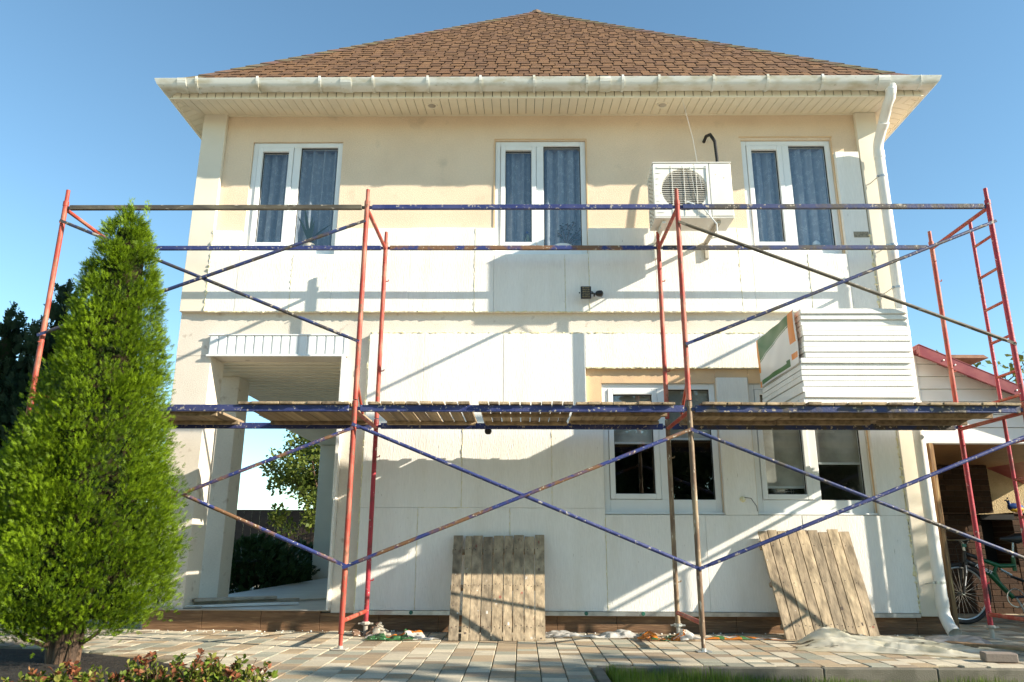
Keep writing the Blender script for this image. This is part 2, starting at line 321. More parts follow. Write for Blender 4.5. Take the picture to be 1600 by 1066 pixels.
# ------------------------------------------------------------------ HOUSE
HX0, HX1, HY1 = -2.35, 5.735, 9.2
house = thing('house', 'two storey cream house with brown hipped roof being clad in white foam boards', 'house', (1.7, 1.4, 0))
WIN = {'a': (-1.74, -.655, 4.055, 5.525), 'b': (1.183, 2.262, 4.055, 5.535), 'c': (4.12, 5.187, 4.055, 5.535), 'd': (2.375, 3.61, 1.16, 2.555), 'e': (3.975, 5.19, 1.16, 2.555)}
PORCH = (-1.955, -.44, .19, 2.862)
def holewall(mbx, x0, x1, z0, z1, holes, y0, y1):
    xs = sorted({x0, x1, *[q for h_ in holes for q in h_[:2]]}); zs = sorted({z0, z1, *[q for h_ in holes for q in h_[2:]]})
    xs = [q for q in xs if x0 <= q <= x1]; zs = [q for q in zs if z0 <= q <= z1]
    def solid(i, j):
        if i < 0 or j < 0 or i >= len(xs)-1 or j >= len(zs)-1: return False
        cx, cz = (xs[i]+xs[i+1])/2, (zs[j]+zs[j+1])/2
        return not any(h_[0] < cx < h_[1] and h_[2] < cz < h_[3] for h_ in holes)
    for i in range(len(xs)-1):
        for j in range(len(zs)-1):
            if not solid(i, j): continue
            a, b, c, d = xs[i], xs[i+1], zs[j], zs[j+1]
            mbx.add([(a, y0, c), (b, y0, c), (b, y0, d), (a, y0, d)], [(0, 1, 2, 3)]); mbx.add([(a, y1, c), (b, y1, c), (b, y1, d), (a, y1, d)], [(3, 2, 1, 0)])
            if not solid(i-1, j): mbx.add([(a, y0, c), (a, y1, c), (a, y1, d), (a, y0, d)], [(3, 2, 1, 0)])
            if not solid(i+1, j): mbx.add([(b, y0, c), (b, y1, c), (b, y1, d), (b, y0, d)], [(0, 1, 2, 3)])
            if not solid(i, j-1): mbx.add([(a, y0, c), (b, y0, c), (b, y1, c), (a, y1, c)], [(3, 2, 1, 0)])
            if not solid(i, j+1): mbx.add([(a, y0, d), (b, y0, d), (b, y1, d), (a, y1, d)], [(0, 1, 2, 3)])
up_holes = [WIN[k] for k in 'abc']
m_ = MB(); holewall(m_, HX0, HX1, 3.37, 5.99, up_holes, WALL, WALL+.30); m_.build('wall', 'plaster', house)
m_ = MB(); holewall(m_, PORCH[1], HX1, .17, 3.37, [WIN['d'], WIN['e']], WALL, WALL+.30); holewall(m_, HX0, PORCH[1], PORCH[3], 3.37, [], WALL, WALL+.30); m_.build('wall', 'grey_plaster', house)
m_ = MB(); m_.box(HX0, HX0+.25, WALL+.301, HY1, 2.865, 5.95); m_.box(PORCH[1]+.002, PORCH[1]+.25, WALL+.301, HY1, .0, 2.86); m_.box(HX0, HX1, HY1, HY1+.25, 2.87, 5.95); m_.box(PORCH[1], HX1, HY1, HY1+.25, 0, 2.868)
m_.box(HX1-.25, HX1, WALL+.301, HY1, 0, 5.95); m_.build('wall', 'grey_plaster', house)
m_ = MB(); m_.box(PORCH[1]+.26, HX1-.26, WALL+.31, HY1-.01, 2.95, 3.15); m_.box(HX0+.26, PORCH[1]+.255, WALL+.31, HY1-.01, 2.95, 3.15); m_.box(HX0+.26, HX1-.26, 4.9, 5.0, 3.16, 5.9); m_.box(PORCH[1]+.26, HX1-.26, 4.9, 5.0, .1, 2.94)
m_.box(HX0+.26, HX1-.26, WALL+.31, HY1-.01, 5.8, 5.9); m_.box(PORCH[1]+.26, HX1-.26, WALL+.31, HY1-.01, .1, .25); m_.build('interior_wall', 'dark', house)
# pilasters and columns
m_ = MB(); m_.box(HX0-.004, -2.075, WALL-.058, WALL-.001, 3.362, 5.885, .004); m_.build('pilaster', 'pilaster', house)
m_ = MB(); m_.box(5.492, HX1+.004, WALL-.058, WALL-.001, .17, 5.87, .004); m_.build('pilaster', 'pilaster', house)
m_ = MB(); m_.box(HX0, PORCH[0], WALL, WALL+.37, .18, PORCH[3]-.001, .006); m_.build('column', 'grey_plaster', house)
m_ = MB(); m_.box(HX0+.05, -2.05+.03, 2.45, 2.80, .18, 2.858, .006); m_.build('column', 'grey_plaster', house)
m_ = MB(); m_.box(-2.72, -2.2, 9.0, 9.35, .0, 2.855, .006); m_.build('column', 'pilaster', house)
# plinth, porch step and floor
m_ = MB(); xx = HX0+.01
while xx < HX1-.02:
    x1 = min(xx+.6, HX1+.01)
    m_.box(xx+.002, x1-.002, 1.385, 1.45, -.02, (.186 if x1 < PORCH[1]+.1 else .168)+rj(.001), .002); xx += .6
m_.build('plinth', 'plinth', house)
m_ = MB(); m_.box(HX1-.05, HX1+.012, 1.46, 3, -.02, .168, .002); m_.build('plinth', 'plinth', house)
m_ = MB(); m_.box(HX0-.05, PORCH[1]-.003, 1.375, 9.4, .187, .199, .003); m_.box(HX0-.04, PORCH[1], 1.46, 9.38, -.05, .186); m_.build('porch_floor', 'floor_tile', house)
m_ = MB(); yy = WALL+.302
m2_ = MB(); m2_.box(HX0, PORCH[1], WALL+.001, 9.39, PORCH[3]+.0125, PORCH[3]+.06); m2_.build('ceiling_gap_shade', 'trim', house)  # darker backing puts the shadow of the slat gaps into colour
while yy < 9.3: m_.box(HX0+.0 if yy < 5.3 else -2.78, PORCH[1]-.002, yy+.024, yy+.152, PORCH[3]-.002, PORCH[3]+.012, .006); yy += .172
m_.build('porch_ceiling', 'soffit', house)
m_ = MB(); m_.box(-1.985, -.44, 1.374, 1.398, 2.862, 3.09); xx = -1.98
while xx < -.46:
    m_.box(xx+.006, min(xx+.088, -.44), 1.362, 1.373, 2.868, 3.085, .003); xx += .1
m_.box(-2.0, -.43, 1.352, 1.374, 2.845, 2.867, .003); m_.box(-2.0, -.43, 1.354, 1.374, 3.085, 3.1, .003)
m_.build('porch_trim', 'pvc', house)
# foam insulation boards
boards = [(-2.072, -1.74, 3.36, 4.345), (-1.74, -1.12, 3.36, 4.05), (-1.12, -.655, 3.36, 4.05), (-.655, .22, 3.36, 4.372), (.22, .965, 3.36, 4.38), (.965, 1.183, 3.36, 4.375),
          (1.183, 1.99, 3.36, 4.05), (1.99, 2.262, 3.36, 4.05), (2.262, 3.02, 3.36, 4.37), (3.02, 3.97, 3.36, 4.372), (3.97, 4.12, 3.36, 4.365), (4.12, 5.2, 3.36, 4.05), (5.2, 5.478, 3.36, 5.345),
          (-.185, .42, 2.1, 3.11), (.42, 1.3, 2.1, 3.112), (1.3, 2.2, 2.1, 3.108), (2.2, 3.2, 2.72, 3.11), (3.2, 4.12, 2.718, 3.108), (4.12, 5.478, 2.56, 3.112), (-.185, .87, 1.215, 2.1), (.87, 1.82, 1.215, 2.1),
          (1.82, 2.37, 1.215, 2.1), (-.185, .42, .2, 1.215), (.42, 1.38, .2, 1.215), (1.38, 2.37, .2, 1.215), (2.37, 3.4, .2, 1.15), (3.4, 4.4, .2, 1.15), (4.4, 5.478, .2, 1.15), (3.615, 3.952, 1.15, 2.61), (5.205, 5.478, 1.15, 2.56)]
for (a, b, c, d) in boards:
    m_ = MB(); dy = rj(.002); e = .0011
    m_.obox(((a+b)/2, (FOAM+dy+WALL-.0005)/2, (c+d)/2), ((b-a)/2-e, 0, 0), (0, (WALL-.0005-FOAM-dy)/2, 0), (0, 0, (d-c)/2-e), .003)
    m_.build('insulation_board', 'foam', house)
m_ = MB(); m_.box(-.478, -.442, 1.30, 1.62, 1.30, 2.835, .003); m_.box(-.465, -.442, 1.30, 1.60, .2, 1.296, .003); m_.build('insulation_board', 'foam', house)
def bead(p0, p1, r, dens=22, jag=1.0):
    """a line of squeezed-out sealant foam"""
    p0, p1 = Vector(p0), Vector(p1); L = (p1-p0).length; n_ = max(4, int(L*dens*2)); pts = []; R = []
    for i in range(n_+1):
        t = i/n_; pts.append(p0.lerp(p1, t)+Vector((rj(.004), rj(.003), rj(.004)))*jag); R.append(max(.0015, r*random.choice((.25, .5, .8, 1.0, 1.4))*random.uniform(.6, 1.2)))
    return pts, R
def beads(lines, name='sealant'):
    b = MB()
    for p0, p1, r in lines:
        pts, R = bead(p0, p1, r); b.tube(pts, R, 6)
    b.build(name, 'bead', house, smooth=True)
yb = FOAM+.004
beads([((-2.07, yb, 3.358), (5.47, yb, 3.358), .009)]); beads([((-.18, yb, 3.113), (5.47, yb, 3.113), .009)])
beads([((5.482, yb+.01, .2), (5.482, yb+.01, 4.3), .020)]); beads([((2.2, yb, 2.716), (4.1, yb, 2.716), .010)])
beads([((-2.075, yb, 3.36), (-2.075, yb, 4.34), .014)]); beads([((-.188, yb+.01, .2), (-.188, yb+.01, 3.1), .012)])
for x_, z0, z1, r_ in ((-1.12, 3.37, 4.04, .004), (.965, 3.37, 4.37, .002), (1.99, 3.4, 4.0, .0025), (2.262, 3.37, 4.06, .004), (3.97, 3.37, 4.36, .004), (4.75, 3.37, 4.04, .004), (.87, 1.22, 2.09, .004), (1.82, 1.22, 2.09, .003),
                       (.42, .2, 1.2, .0035), (1.38, .75, 1.2, .0035), (2.37, .2, 1.12, .0035)):
    beads([((x_, FOAM, z0), (x_, FOAM, z1), r_)])
beads([((.42, FOAM, 1.215), (.95, FOAM, 1.215), .003)])
m_ = MB(); m_.box(-.19, 5.478, 1.325, 1.333, .165, .199); m_.box(-.19, 5.478, 1.325, 1.386, .160, .1645); m_.build('starter_profile', 'galv', house)
for x_ in (.39, 1.62, 2.15, 2.72, 4.95):
    m_ = MB(); m_.lathe([(0, -.004), (.017, -.004), (.02, 0), (.02, .004)], (x_, 1.32, .183), 10, 'Y'); m_.build('anchor_disc', 'greenplastic', house)
m_ = MB(); m_.box(5.30, 5.47, FOAM-.004, FOAM+.001, 4.25, 4.32, .001); m_.build('hole_patch', 'hole_shade', house)  # flat patch for a hole, its shade put into the colour
# windows
def window(key, upper):
    x0, x1, z0, z1 = WIN[key]; yf = 1.425; yb_ = 1.50; w = x1-x0
    fr = MB(); t = .062; bt = .115 if upper else .15
    ml = x0+w*(.455 if upper else .49); mr = ml+.085
    for (a, b, c, d) in ((x0+.002, x0+t, z0+.002, z1-.002), (x1-t, x1-.002, z0+.002, z1-.002), (x0+t, x1-t, z1-t, z1-.002), (x0+t, x1-t, z0+.002, z0+bt), (ml, mr, z0+bt, z1-t)): fr.box(a, b, yf, yb_, c, d, .004)
    fr.box(x0+.16, x0+.20, yf-.004, yf+.002, z0+.05, z0+.068); fr.box(x1-.20, x1-.16, yf-.004, yf+.002, z0+.05, z0+.068)
    f = fr.build('window', 'pvc', house)
    sa = MB(); st = .055; a, b, c, d = x0+t+.004, ml-.004, z0+bt+.004, z1-t-.004
    for q in ((a, a+st, c, d), (b-st, b, c, d), (a+st, b-st, d-st, d), (a+st, b-st, c, c+st)): sa.box(q[0], q[1], yf-.014, yb_-.002, q[2], q[3], .005)
    sa.build('sash', 'pvc', f)
    gk = MB()
    for (a_, b_, c_, d_) in ((a+st-.001, b-st+.001, c+st-.001, d-st+.001), (mr-.001, x1-t+.001, z0+bt-.001, z1-t+.001)):
        for q in ((a_, a_+.009, c_, d_), (b_-.009, b_, c_, d_), (a_+.009, b_-.009, d_-.009, d_), (a_+.009, b_-.009, c_, c_+.009)): gk.box(q[0], q[1], yf+.022, yf+.034, q[2], q[3])
    gk.build('gasket', 'rubber', f)
    for (a_, b_, c_, d_) in ((a+st, b-st, c+st, d-st), (mr, x1-t, z0+bt, z1-t)):
        p = MB(); p.add([(a_, yf+.03, c_), (b_, yf+.03, c_), (b_, yf+.03, d_), (a_, yf+.03, d_)], [(0, 1, 2, 3)]); p.build('pane', 'glass', f)
    s = MB(); s.box(x0-.012, x1+.012, (1.385 if upper else 1.37), yf-.002, z0-.002, z0+.016, .003); s.build('sill', 'pvc', f)
    return ml, mr
for k in 'abc': window(k, True)
for k in 'de': window(k, False)
# bare plaster strips round the windows
for (a, b_, c, d) in ((2.2, 2.372, 2.1, 2.715), (2.373, 3.614, 2.557, 2.715), (3.616, 3.972, 2.612, 2.715), (3.975, 4.119, 2.56, 2.714), (1.168, 1.181, 4.39, 5.54), (2.264, 2.277, 4.39, 5.54), (1.168, 2.277, 5.545, 5.556), (5.19, 5.2, 4.06, 5.56), (4.10, 5.21, 5.565, 5.58), (5.192, 5.204, 1.16, 2.55), (3.611, 3.6145, 1.16, 2.55)):
    m_ = MB(); m_.box(a, b_, 1.391, 1.3992, c, d); m_.build('plaster_strip', 'orange_plaster', house)
# roof
EX0, EX1, EY0, EZ = -2.62, 6.16, .82, 5.945
half = (EX1-EX0)/2; AX, AY, AZt = (EX0+EX1)/2, EY0+half, 10.47
m_ = MB(); A_ = (AX, AY, AZt-.02)
m_.add([(EX0, EY0, EZ-.02), (EX1, EY0, EZ-.02), (EX1, EY0+2*half, EZ-.02), (EX0, EY0+2*half, EZ-.02), A_], [(0, 1, 4), (1, 2, 4), (2, 3, 4), (3, 0, 4), (3, 2, 1, 0)], (.12, .07, .04))
SH = [(.19, .096, .042), (.20, .102, .044), (.18, .091, .041), (.17, .086, .041), (.205, .107, .048), (.16, .082, .040)]
roof = m_.build('roof', 'shingle', house)
sh = MB()
for face in range(4):
    ang = face*PI/2; R_ = Matrix.Rotation(ang, 3, 'Z'); ctr = Vector((AX, AY, 0))
    rise = AZt-EZ; SL = math.hypot(half, rise); sy, sz = half/SL, rise/SL
    nrm = Vector((0, -sz, sy)); nrow = 40; ex = SL/nrow
    def P(u_, d_, hgt): return ctr+R_ @ Vector((u_, -half+d_*sy, 0))+Vector((0, 0, EZ+d_*sz))+(R_ @ nrm)*hgt
    for r in range(nrow):
        d0 = r*ex; d1 = min(SL-.001, d0+ex*1.12)
        l0 = half*(1-d0/SL); l1 = half*(1-d1/SL)
        u_ = -l0-random.random()*.2; tooth = random.random() < .5
        if face in (2,): step = .8
        else: step = None
        while u_ < l0:
            wt = step or (random.uniform(.13, .18) if tooth else random.uniform(.10, .14)); sl = .012
            a0, b0_ = max(-l0, u_), min(l0, u_+wt); a1, b1_ = max(-l1, u_+sl), min(l1, u_+wt-sl)
            if b0_-a0 > .01:
                if b1_ < a1: a1 = b1_ = max(-l1, min(l1, (a0+b0_)/2))
                c = random.choice(SH); tv = random.uniform(.88, 1.1); c = tuple(q*tv for q in c)
                hh = .0115 if tooth else .004
                vs = [P(a0, d0, hh), P(b0_, d0, hh), P(b1_, d1, .002), P(a1, d1, .002), P(a0, d0, -.01), P(b0_, d0, -.01)]
                sh.add(vs, [(0, 1, 2, 3)], c); sh.add(vs, [(4, 5, 1, 0)], (.04, .026, .018) if tooth else tuple(q*.6 for q in c)); sh.add([vs[0], vs[3], vs[4], vs[1], vs[2], vs[5]], [(0, 1, 2), (3, 5, 4)], tuple(q*.75 for q in c))
            u_ += wt; tooth = not tooth
sh.build('shingles', 'shingle', roof)
cp = MB()
for (cx, cy) in ((EX0, EY0), (EX1, EY0)):
    p0 = Vector((cx, cy, EZ)); p1 = Vector((AX, AY, AZt)); D = (p1-p0); n_ = 34
    sgn = 1 if cx < AX else -1
    for i in range(n_):
        q0 = p0+D*(i/n_); q1 = p0+D*(min(1, (i+1.12)/n_)); lift = .03
        wv1 = Vector((.17*sgn, 0, 0)); wv2 = Vector((0, .17, 0))
        c = tuple(q*random.uniform(.8, 1.05) for q in ((.20, .125, .08) if cx < AX else (.17, .12, .08)))
        if random.random() < .25: c = mixc(c, (.16, .15, .06), .5)
        a = [q0+Vector((0, 0, lift)), q0+wv1+Vector((0, 0, .018)), q0+wv2+Vector((0, 0, .018)), q1+Vector((0, 0, lift-.015)), q1+wv1*.95+Vector((0, 0, .004)), q1+wv2*.95+Vector((0, 0, .004))]
        cp.add(a, [(0, 1, 4, 3), (2, 0, 3, 5)], c)
        b = [v+Vector((0, 0, -.03)) for v in a[:3]]; cp.add(a[:3]+b, [(0, 3, 4, 1), (2, 5, 3, 0)], (.04, .03, .02))
cp.lathe([(0.16, -.12), (.10, -.02), (0, .04)], (AX, AY, AZt), 8, col=(.2, .13, .08))
cp.build('ridge_cap', 'shingle', roof)
# soffit, fascia
SX0, SX1, SY = -2.55, 6.06, .90
def sz_(y): return 5.80+(y-SY)*.16
m_ = MB(); xx = SX0
while xx < SX1:
    a, b = xx+.003, min(xx+.1-.003, SX1-.001)
    def yin(q): return min(WALL-.001, SY+.5*min((q-SX0)/(HX0-SX0), (SX1-q)/(SX1-HX1)))
    ya, yb2 = yin(a), yin(b)
    m_.add([(a, SY+.012, sz_(SY)), (b, SY+.012, sz_(SY)), (b, yb2, sz_(yb2)), (a, ya, sz_(ya)), (a, SY+.012, sz_(SY)+.012), (b, SY+.012, sz_(SY)+.012), (b, yb2, sz_(yb2)+.012), (a, ya, sz_(ya)+.012)], [(3, 2, 1, 0), (4, 5, 6, 7), (0, 1, 5, 4), (2, 3, 7, 6), (1, 2, 6, 5), (3, 0, 4, 7)])
    xx += .1
for (xa, xb) in ((SX0, HX0), (HX1, SX1)):
    yy = SY
    while yy < 9.4:
        def xlim(y_, side):
            k_ = min(1, max(0, (y_-SY)/.5)); 
            return k_
        a, b = yy+.003, yy+.097
        for_ = []
        if xa < 0: P4 = [(xa+.002, a), (xa+.002, b), (xa+(xb-xa)*xlim(b, 0), b), (xa+(xb-xa)*xlim(a, 0), a)]
        else: P4 = [(xb-.002, a), (xb-.002, b), (xb-(xb-xa)*xlim(b, 0), b), (xb-(xb-xa)*xlim(a, 0), a)]
        def zz(x_): return 5.80+.08*(abs(x_-(xa if xa < 0 else xb))/(xb-xa))
        v_ = [(p[0], p[1], zz(p[0])) for p in P4]; v2 = [(p[0], p[1], p[2]+.012) for p in v_]
        m_.add(v_+v2, [(0, 1, 2, 3), (7, 6, 5, 4), (0, 4, 5, 1), (1, 5, 6, 2), (2, 6, 7, 3), (3, 7, 4, 0)]); yy += .1
m_.box(SX0+.01, SX1-.01, WALL-.02, WALL-.002, 5.868, 5.884)
m_.build('soffit', 'soffit', house)
m_ = MB(); m_.box(SX0+.02, SX1-.02, SY+.02, 9.4, 5.905, 5.93); m_.build('soffit_backing', 'groove', house)
m_ = MB(); xx = SX0+.012
while xx < SX1-.02: m_.box(xx+.004, min(xx+.096, SX1), SY-.006, SY+.008, 5.80, 5.94, .003); xx += .1
yy = SY
while yy < 9.4:
    for x_ in (SX0, SX1): m_.box(x_-.006, x_+.006, yy+.004, yy+.096, 5.80, 5.94, .003)
    yy += .1
m_.box(SX0-.012, SX1+.012, SY-.012, SY+.012, 5.786, 5.802, .003); m_.box(SX0-.012, SX0+.012, SY+.013, 9.4, 5.786, 5.802); m_.box(SX1-.012, SX1+.012, SY+.013, 9.4, 5.786, 5.802)
m_.build('fascia', 'soffit', house)
m_ = MB(); m_.box(SX0+.01, SX1-.01, SY+.009, SY+.019, 5.81, 5.95); m_.build('fascia_backing', 'groove', house)
for (x_, y_) in ((.443, 1.1), (3.146, 1.1)):
    l_ = MB(); l_.lathe([(.03, .0), (.045, -.012), (.05, -.02), (.062, -.02), (.068, 0)], (x_, y_, sz_(y_)+.002), 18); d_ = l_.build('soffit_light', 'soffit', house, smooth=True)
    l_ = MB(); l_.lathe([(0, -.022), (.03, -.02), (.044, -.013)], (x_, y_, sz_(y_)+.002), 16); l_.build('lens', 'trim', d_, smooth=True)
# gutter
GY, GZ, GX0, GX1, gr = .805, 5.925, -2.565, 6.095, .095
def gpath(o_, dz): return [(GX0-o_, 9.6, GZ+dz), (GX0-o_, GY-o_, GZ+dz), (GX1+o_, GY-o_, GZ+dz), (GX1+o_, 9.6, GZ+dz)]
prof = [(gr*math.cos(t), -gr*math.sin(t)*1.0) for t in np.linspace(0, PI, 13)]
prof = [(gr+.004, .012), (gr+.009, .006), (gr+.006, -.002)]+prof[1:]+[((gr-.006)*math.cos(t), -(gr-.006)*math.sin(t)) for t in np.linspace(PI, 0, 13)]
m_ = MB(); lines = [gpath(o_, dz) for o_, dz in prof]; nl = len(lines)
vs = [p for l in lines for p in l]; fs = []
for i in range(nl):
    j = (i+1) % nl
    for k in range(3): fs.append((i*4+k, j*4+k, j*4+k+1, i*4+k+1))
m_.add(vs, fs); gut = m_.build('gutter', 'gutter', house, smooth=True)
def garc(x0, x1, r, t0=-.1, t1=PI*.95, thick=.009):
    b = MB(); T = np.linspace(t0, t1, 12); V = []
    for x_ in (x0, x1):
        for rr in (r, r+thick):
            for t in T: V.append((x_, GY-rr*math.cos(t), GZ-rr*math.sin(t)))
    n_ = len(T); F = []
    for k in range(n_-1):
        F += [(n_+k, n_+k+1, 3*n_+k+1, 3*n_+k), (k, 2*n_+k, 2*n_+k+1, k+1), (k, k+1, n_+k+1, n_+k), (2*n_+k, 3*n_+k, 3*n_+k+1, 2*n_+k+1)]
    F += [(0, n_, 3*n_, 2*n_), (n_-1, 3*n_-1, 4*n_-1, 2*n_-1)]
    b.add(V, F); return b
def gx_(u): return -2.665+(u-250)*.007294
for u in (315, 410, 507, 590, 675, 757, 840, 922, 977, 1033, 1117, 1200, 1284):
    b = garc(gx_(u)-.013, gx_(u)+.013, gr+.004, -.28); b.build('gutter_bracket', 'gutter', gut)
for u, w_ in ((548, .12), (950, .12), (292, .10), (1378, .13), (1434, .012)): garc(gx_(u)-w_/2, gx_(u)+w_/2, gr+.001, -.12).build('gutter_sleeve', 'gutter', gut)
# downspout
dx = 5.66; pr = .056
pts = [(dx+.005, GY, GZ-.05), (dx+.005, GY, GZ-.11), (dx+.004, GY, 5.79), (dx+.003, GY+.03, 5.735), (dx, GY+.09, 5.70), (dx-.004, 1.13, 5.46), (dx-.005, 1.19, 5.40), (dx-.005, 1.225, 5.33), (dx-.005, 1.23, 5.25), (dx-.003, 1.23, .25), (dx-.003, 1.22, .19), (dx-.003, 1.16, .10), (dx-.003, 1.09, .045)]
m_ = MB(); m_.tube(pts, [.075, .06]+[pr]*11, 18, cap=False)
m_.tube([(pts[-1][0], 1.125, .072), (pts[-1][0], 1.08, .04)], pr+.005, 18, cap=False)
for z_ in (5.28, 3.15, .36): m_.tube([(dx-.004, 1.23, z_), (dx-.004, 1.23, z_-.09)], pr+.005, 18)
m_.tube([(dx+.004, GY, 5.84), (dx+.004, GY, 5.80)], pr+.005, 18); m_.tube([(dx-.002, 1.03, 5.545), (dx-.003, 1.08, 5.505)], pr+.005, 18)
ds = m_.build('downspout', 'pipe', house, smooth=True)
m_ = MB(); m_.lathe([(pr-.004, 0), (0, .001)], (0, 0, 0), 12)
for z_ in (4.95, 4.10, 3.6, .50):
    c_ = MB(); c_.tube([(dx-.004, 1.23, z_-.012), (dx-.004, 1.23, z_+.012)], pr+.004, 18); c_.tube([(dx-.06, 1.23, z_), (dx-.09, 1.34, z_-.02)], .006, 6); c_.tube([(dx-.06, 1.22, z_), (dx-.075, 1.2, z_)], .012, 6); c_.build('pipe_clamp', 'galv', ds, smooth=True)
# ------------------------------------------------------------------ things in and on the windows
def curtain(x0, x1, z0, z1, label, grp='lace curtains in the upper windows', y=1.555):
    n_ = int((x1-x0)/.012); V = []; F = []; ph = random.random()*6
    nz = 8
    for j in range(nz+1):
        z = z0+(z1-z0)*j/nz
        for i in range(n_+1):
            x_ = x0+(x1-x0)*i/n_; V.append((x_, y+.034*math.sin(x_*46+ph+.3*math.sin(z*2))+.014*math.sin(x_*97+ph*2), z))
    for j in range(nz):
        for i in range(n_): F.append((j*(n_+1)+i, j*(n_+1)+i+1, (j+1)*(n_+1)+i+1, (j+1)*(n_+1)+i))
    b = MB(); b.add(V, F); setp(b.build('curtain', 'lace', org=((x0+x1)/2, y, z0), smooth=True), label, 'curtain', grp)
for k, nm in (('a', 'left upper window, above the porch'), ('b', 'middle upper window'), ('c', 'right upper window, beside the downspout')):
    x0, x1, z0, z1 = WIN[k]; xm = x0+(x1-x0)*.49
    curtain(x0+.02, xm-.005, z0+.06, z1-.06, 'lace curtain behind the narrow sash of the '+nm)
    curtain(xm+.005, x1-.02, z0+.06, z1-.06, 'lace curtain behind the wide pane of the '+nm)
def blind(x0, x1, z0, z1, label):
    b = MB(); b.box(x0, x1, 1.515, 1.519, z0, z1); t = thing('roller_blind', label, 'blind', ((x0+x1)/2, 1.517, z1), 'roller blinds in the lower windows')
    b.build('fabric', 'blind', t); b = MB(); b.box(x0, x1, 1.51, 1.525, z0-.025, z0-.001, .004); b.build('bottom_rail', 'pvc', t)
blind(2.43, 2.96, 1.93, 2.52, 'grey roller blind half lowered in the left lower window, behind its opening sash')
blind(3.05, 3.56, 1.975, 2.52, 'grey roller blind half lowered in the left lower window, behind its fixed pane')
blind(4.03, 4.57, 1.46, 2.52, 'grey roller blind lowered almost to the steel pot in the right lower window')
blind(4.65, 5.14, 1.715, 2.52, 'grey roller blind lowered to the middle in the right lower window')
t = thing('cooking_pot', 'shiny steel pot with slots standing inside the right lower window', 'pot', (4.31, 1.72, 1.16))
b = MB(); b.lathe([(.13, .10), (.175, .115), (.19, .13), (.19, .29), (.195, .30)], (4.31, 1.75, 1.16), 28); b.build('pot_body', 'steel', t, smooth=True)
b = MB()
for r_ in range(3):
    for q in range(5): b.box(4.33+q*.022, 4.345+q*.022, 1.558, 1.562, 1.36+r_*.025, 1.375+r_*.025)
b.build('slot', 'black', t)
b = MB(); b.box(4.0, 5.17, 1.63, 1.95, 1.235, 1.265, .004); setp(b.build('inner_window_ledge', 'pvc', org=(4.6, 1.8, 1.25)), 'white inner ledge behind the right lower window, under the steel pot', 'ledge')
def strap_plant(x_, z_, y_):
    t = thing('potted_plant', 'dark potted plant with long strap leaves inside the left upper window', 'plant', (x_, y_, z_))
    b = MB(); b.lathe([(.05, 0), (.07, .12), (.075, .12)], (x_, y_, z_), 14); b.build('pot', 'trim', t, smooth=True)
    V = []; Q = []; C = []
    for (dx_, dz_, bend) in ((-.16, .42, .04), (-.09, .50, .0), (.02, .36, 0), (.26, .34, .06), (.05, .30, 0), (-.04, .33, .02)):
        n_ = 7
        for i in range(n_+1):
            q = i/n_; wv = .018*math.sin(PI*min(1, q*.9+.1)); cx = x_+dx_*q**(1.2); cz = z_+.12+dz_*q-bend*q*q*1.5; V += [(cx-wv, y_-.02*q, cz), (cx+wv, y_-.02*q, cz)]
        s_ = len(V)-2*(n_+1)
        for i in range(n_): Q.append((s_+2*i, s_+2*i+1, s_+2*i+3, s_+2*i+2)); C.append((.03, .055, .03))
    npmesh('leaves', V, Q, C, 'leaf', t)
strap_plant(-1.0, 4.12, 1.508)
t = thing('potted_plant', 'small bushy potted plant with curling stems inside the middle upper window', 'plant', (2.05, 1.506, 4.12))
b = MB(); b.lathe([(.10, .03), (.125, .09), (.125, .10), (0, .13)], (1.98, 1.55, 4.12), 18); b.build('pot', 'pvc', t, smooth=True)
b = MB(); V = []; Q = []; C = []
for (ex_, ez_) in ((-.05, .25), (.02, .28), (.10, .30), (.17, .20), (.19, .10), (-.10, .17), (.14, .15)):
    p0 = Vector((2.02, 1.506, 4.22)); p1 = p0+Vector((ex_, 0, ez_)); b.tube([p0, (p0+p1)/2+Vector((rj(.03), 0, .02)), p1], .005, 5)
    for _ in range(14):
        c = p0.lerp(p1, random.uniform(.35, 1.05))+Vector((rj(.025), rj(.008), rj(.025))); s_ = random.uniform(.010, .02); a = random.random()*6
        d_ = Vector((math.cos(a)*s_, 0, math.sin(a)*s_)); e_ = Vector((-math.sin(a)*s_*.5, 0, math.cos(a)*s_*.5)); i0 = len(V); V += [c-d_, c+e_, c+d_, c-e_]; Q.append((i0, i0+1, i0+2, i0+3)); C.append((.02, .035, .02))
b.build('stems', 'bark', t); npmesh('leaves', V, Q, C, 'leaf', t)
t = thing('plastic_bottle', 'small clear plastic bottle standing inside the middle upper window', 'bottle', (1.60, 1.506, 4.13))
b = MB(); b.lathe([(.03, 0), (.034, .01), (.034, .13), (.014, .18), (.014, .20)], (1.565, 1.506, 4.17), 14); b.build('bottle_body', 'bottleglass', t, smooth=True)
b = MB(); b.lathe([(.017, .2), (.017, .225), (0, .226)], (1.565, 1.506, 4.17), 12); b.build('cap', 'blueplastic', t)
b = MB(); b.lathe([(.02, 0), (.05, .02), (.035, .06), (.01, .08)], (4.93, 1.506, 4.20), 10); o = b.build('ornament', 'pvc', org=(4.93, 1.506, 4.2), smooth=True); setp(o, 'little white ornament standing inside the right upper window', 'ornament')
b = MB(); b.lathe([(0, -.03), (.02, -.022), (.032, -.006), (.03, 0)], (3.80, FOAM, 1.31), 9, 'Y'); o = b.build('sealed_hole', 'bead', org=(3.8, FOAM, 1.31), smooth=True); setp(o, 'yellow foam plug with a loose wire end on the wall between the lower windows', 'foam plug')
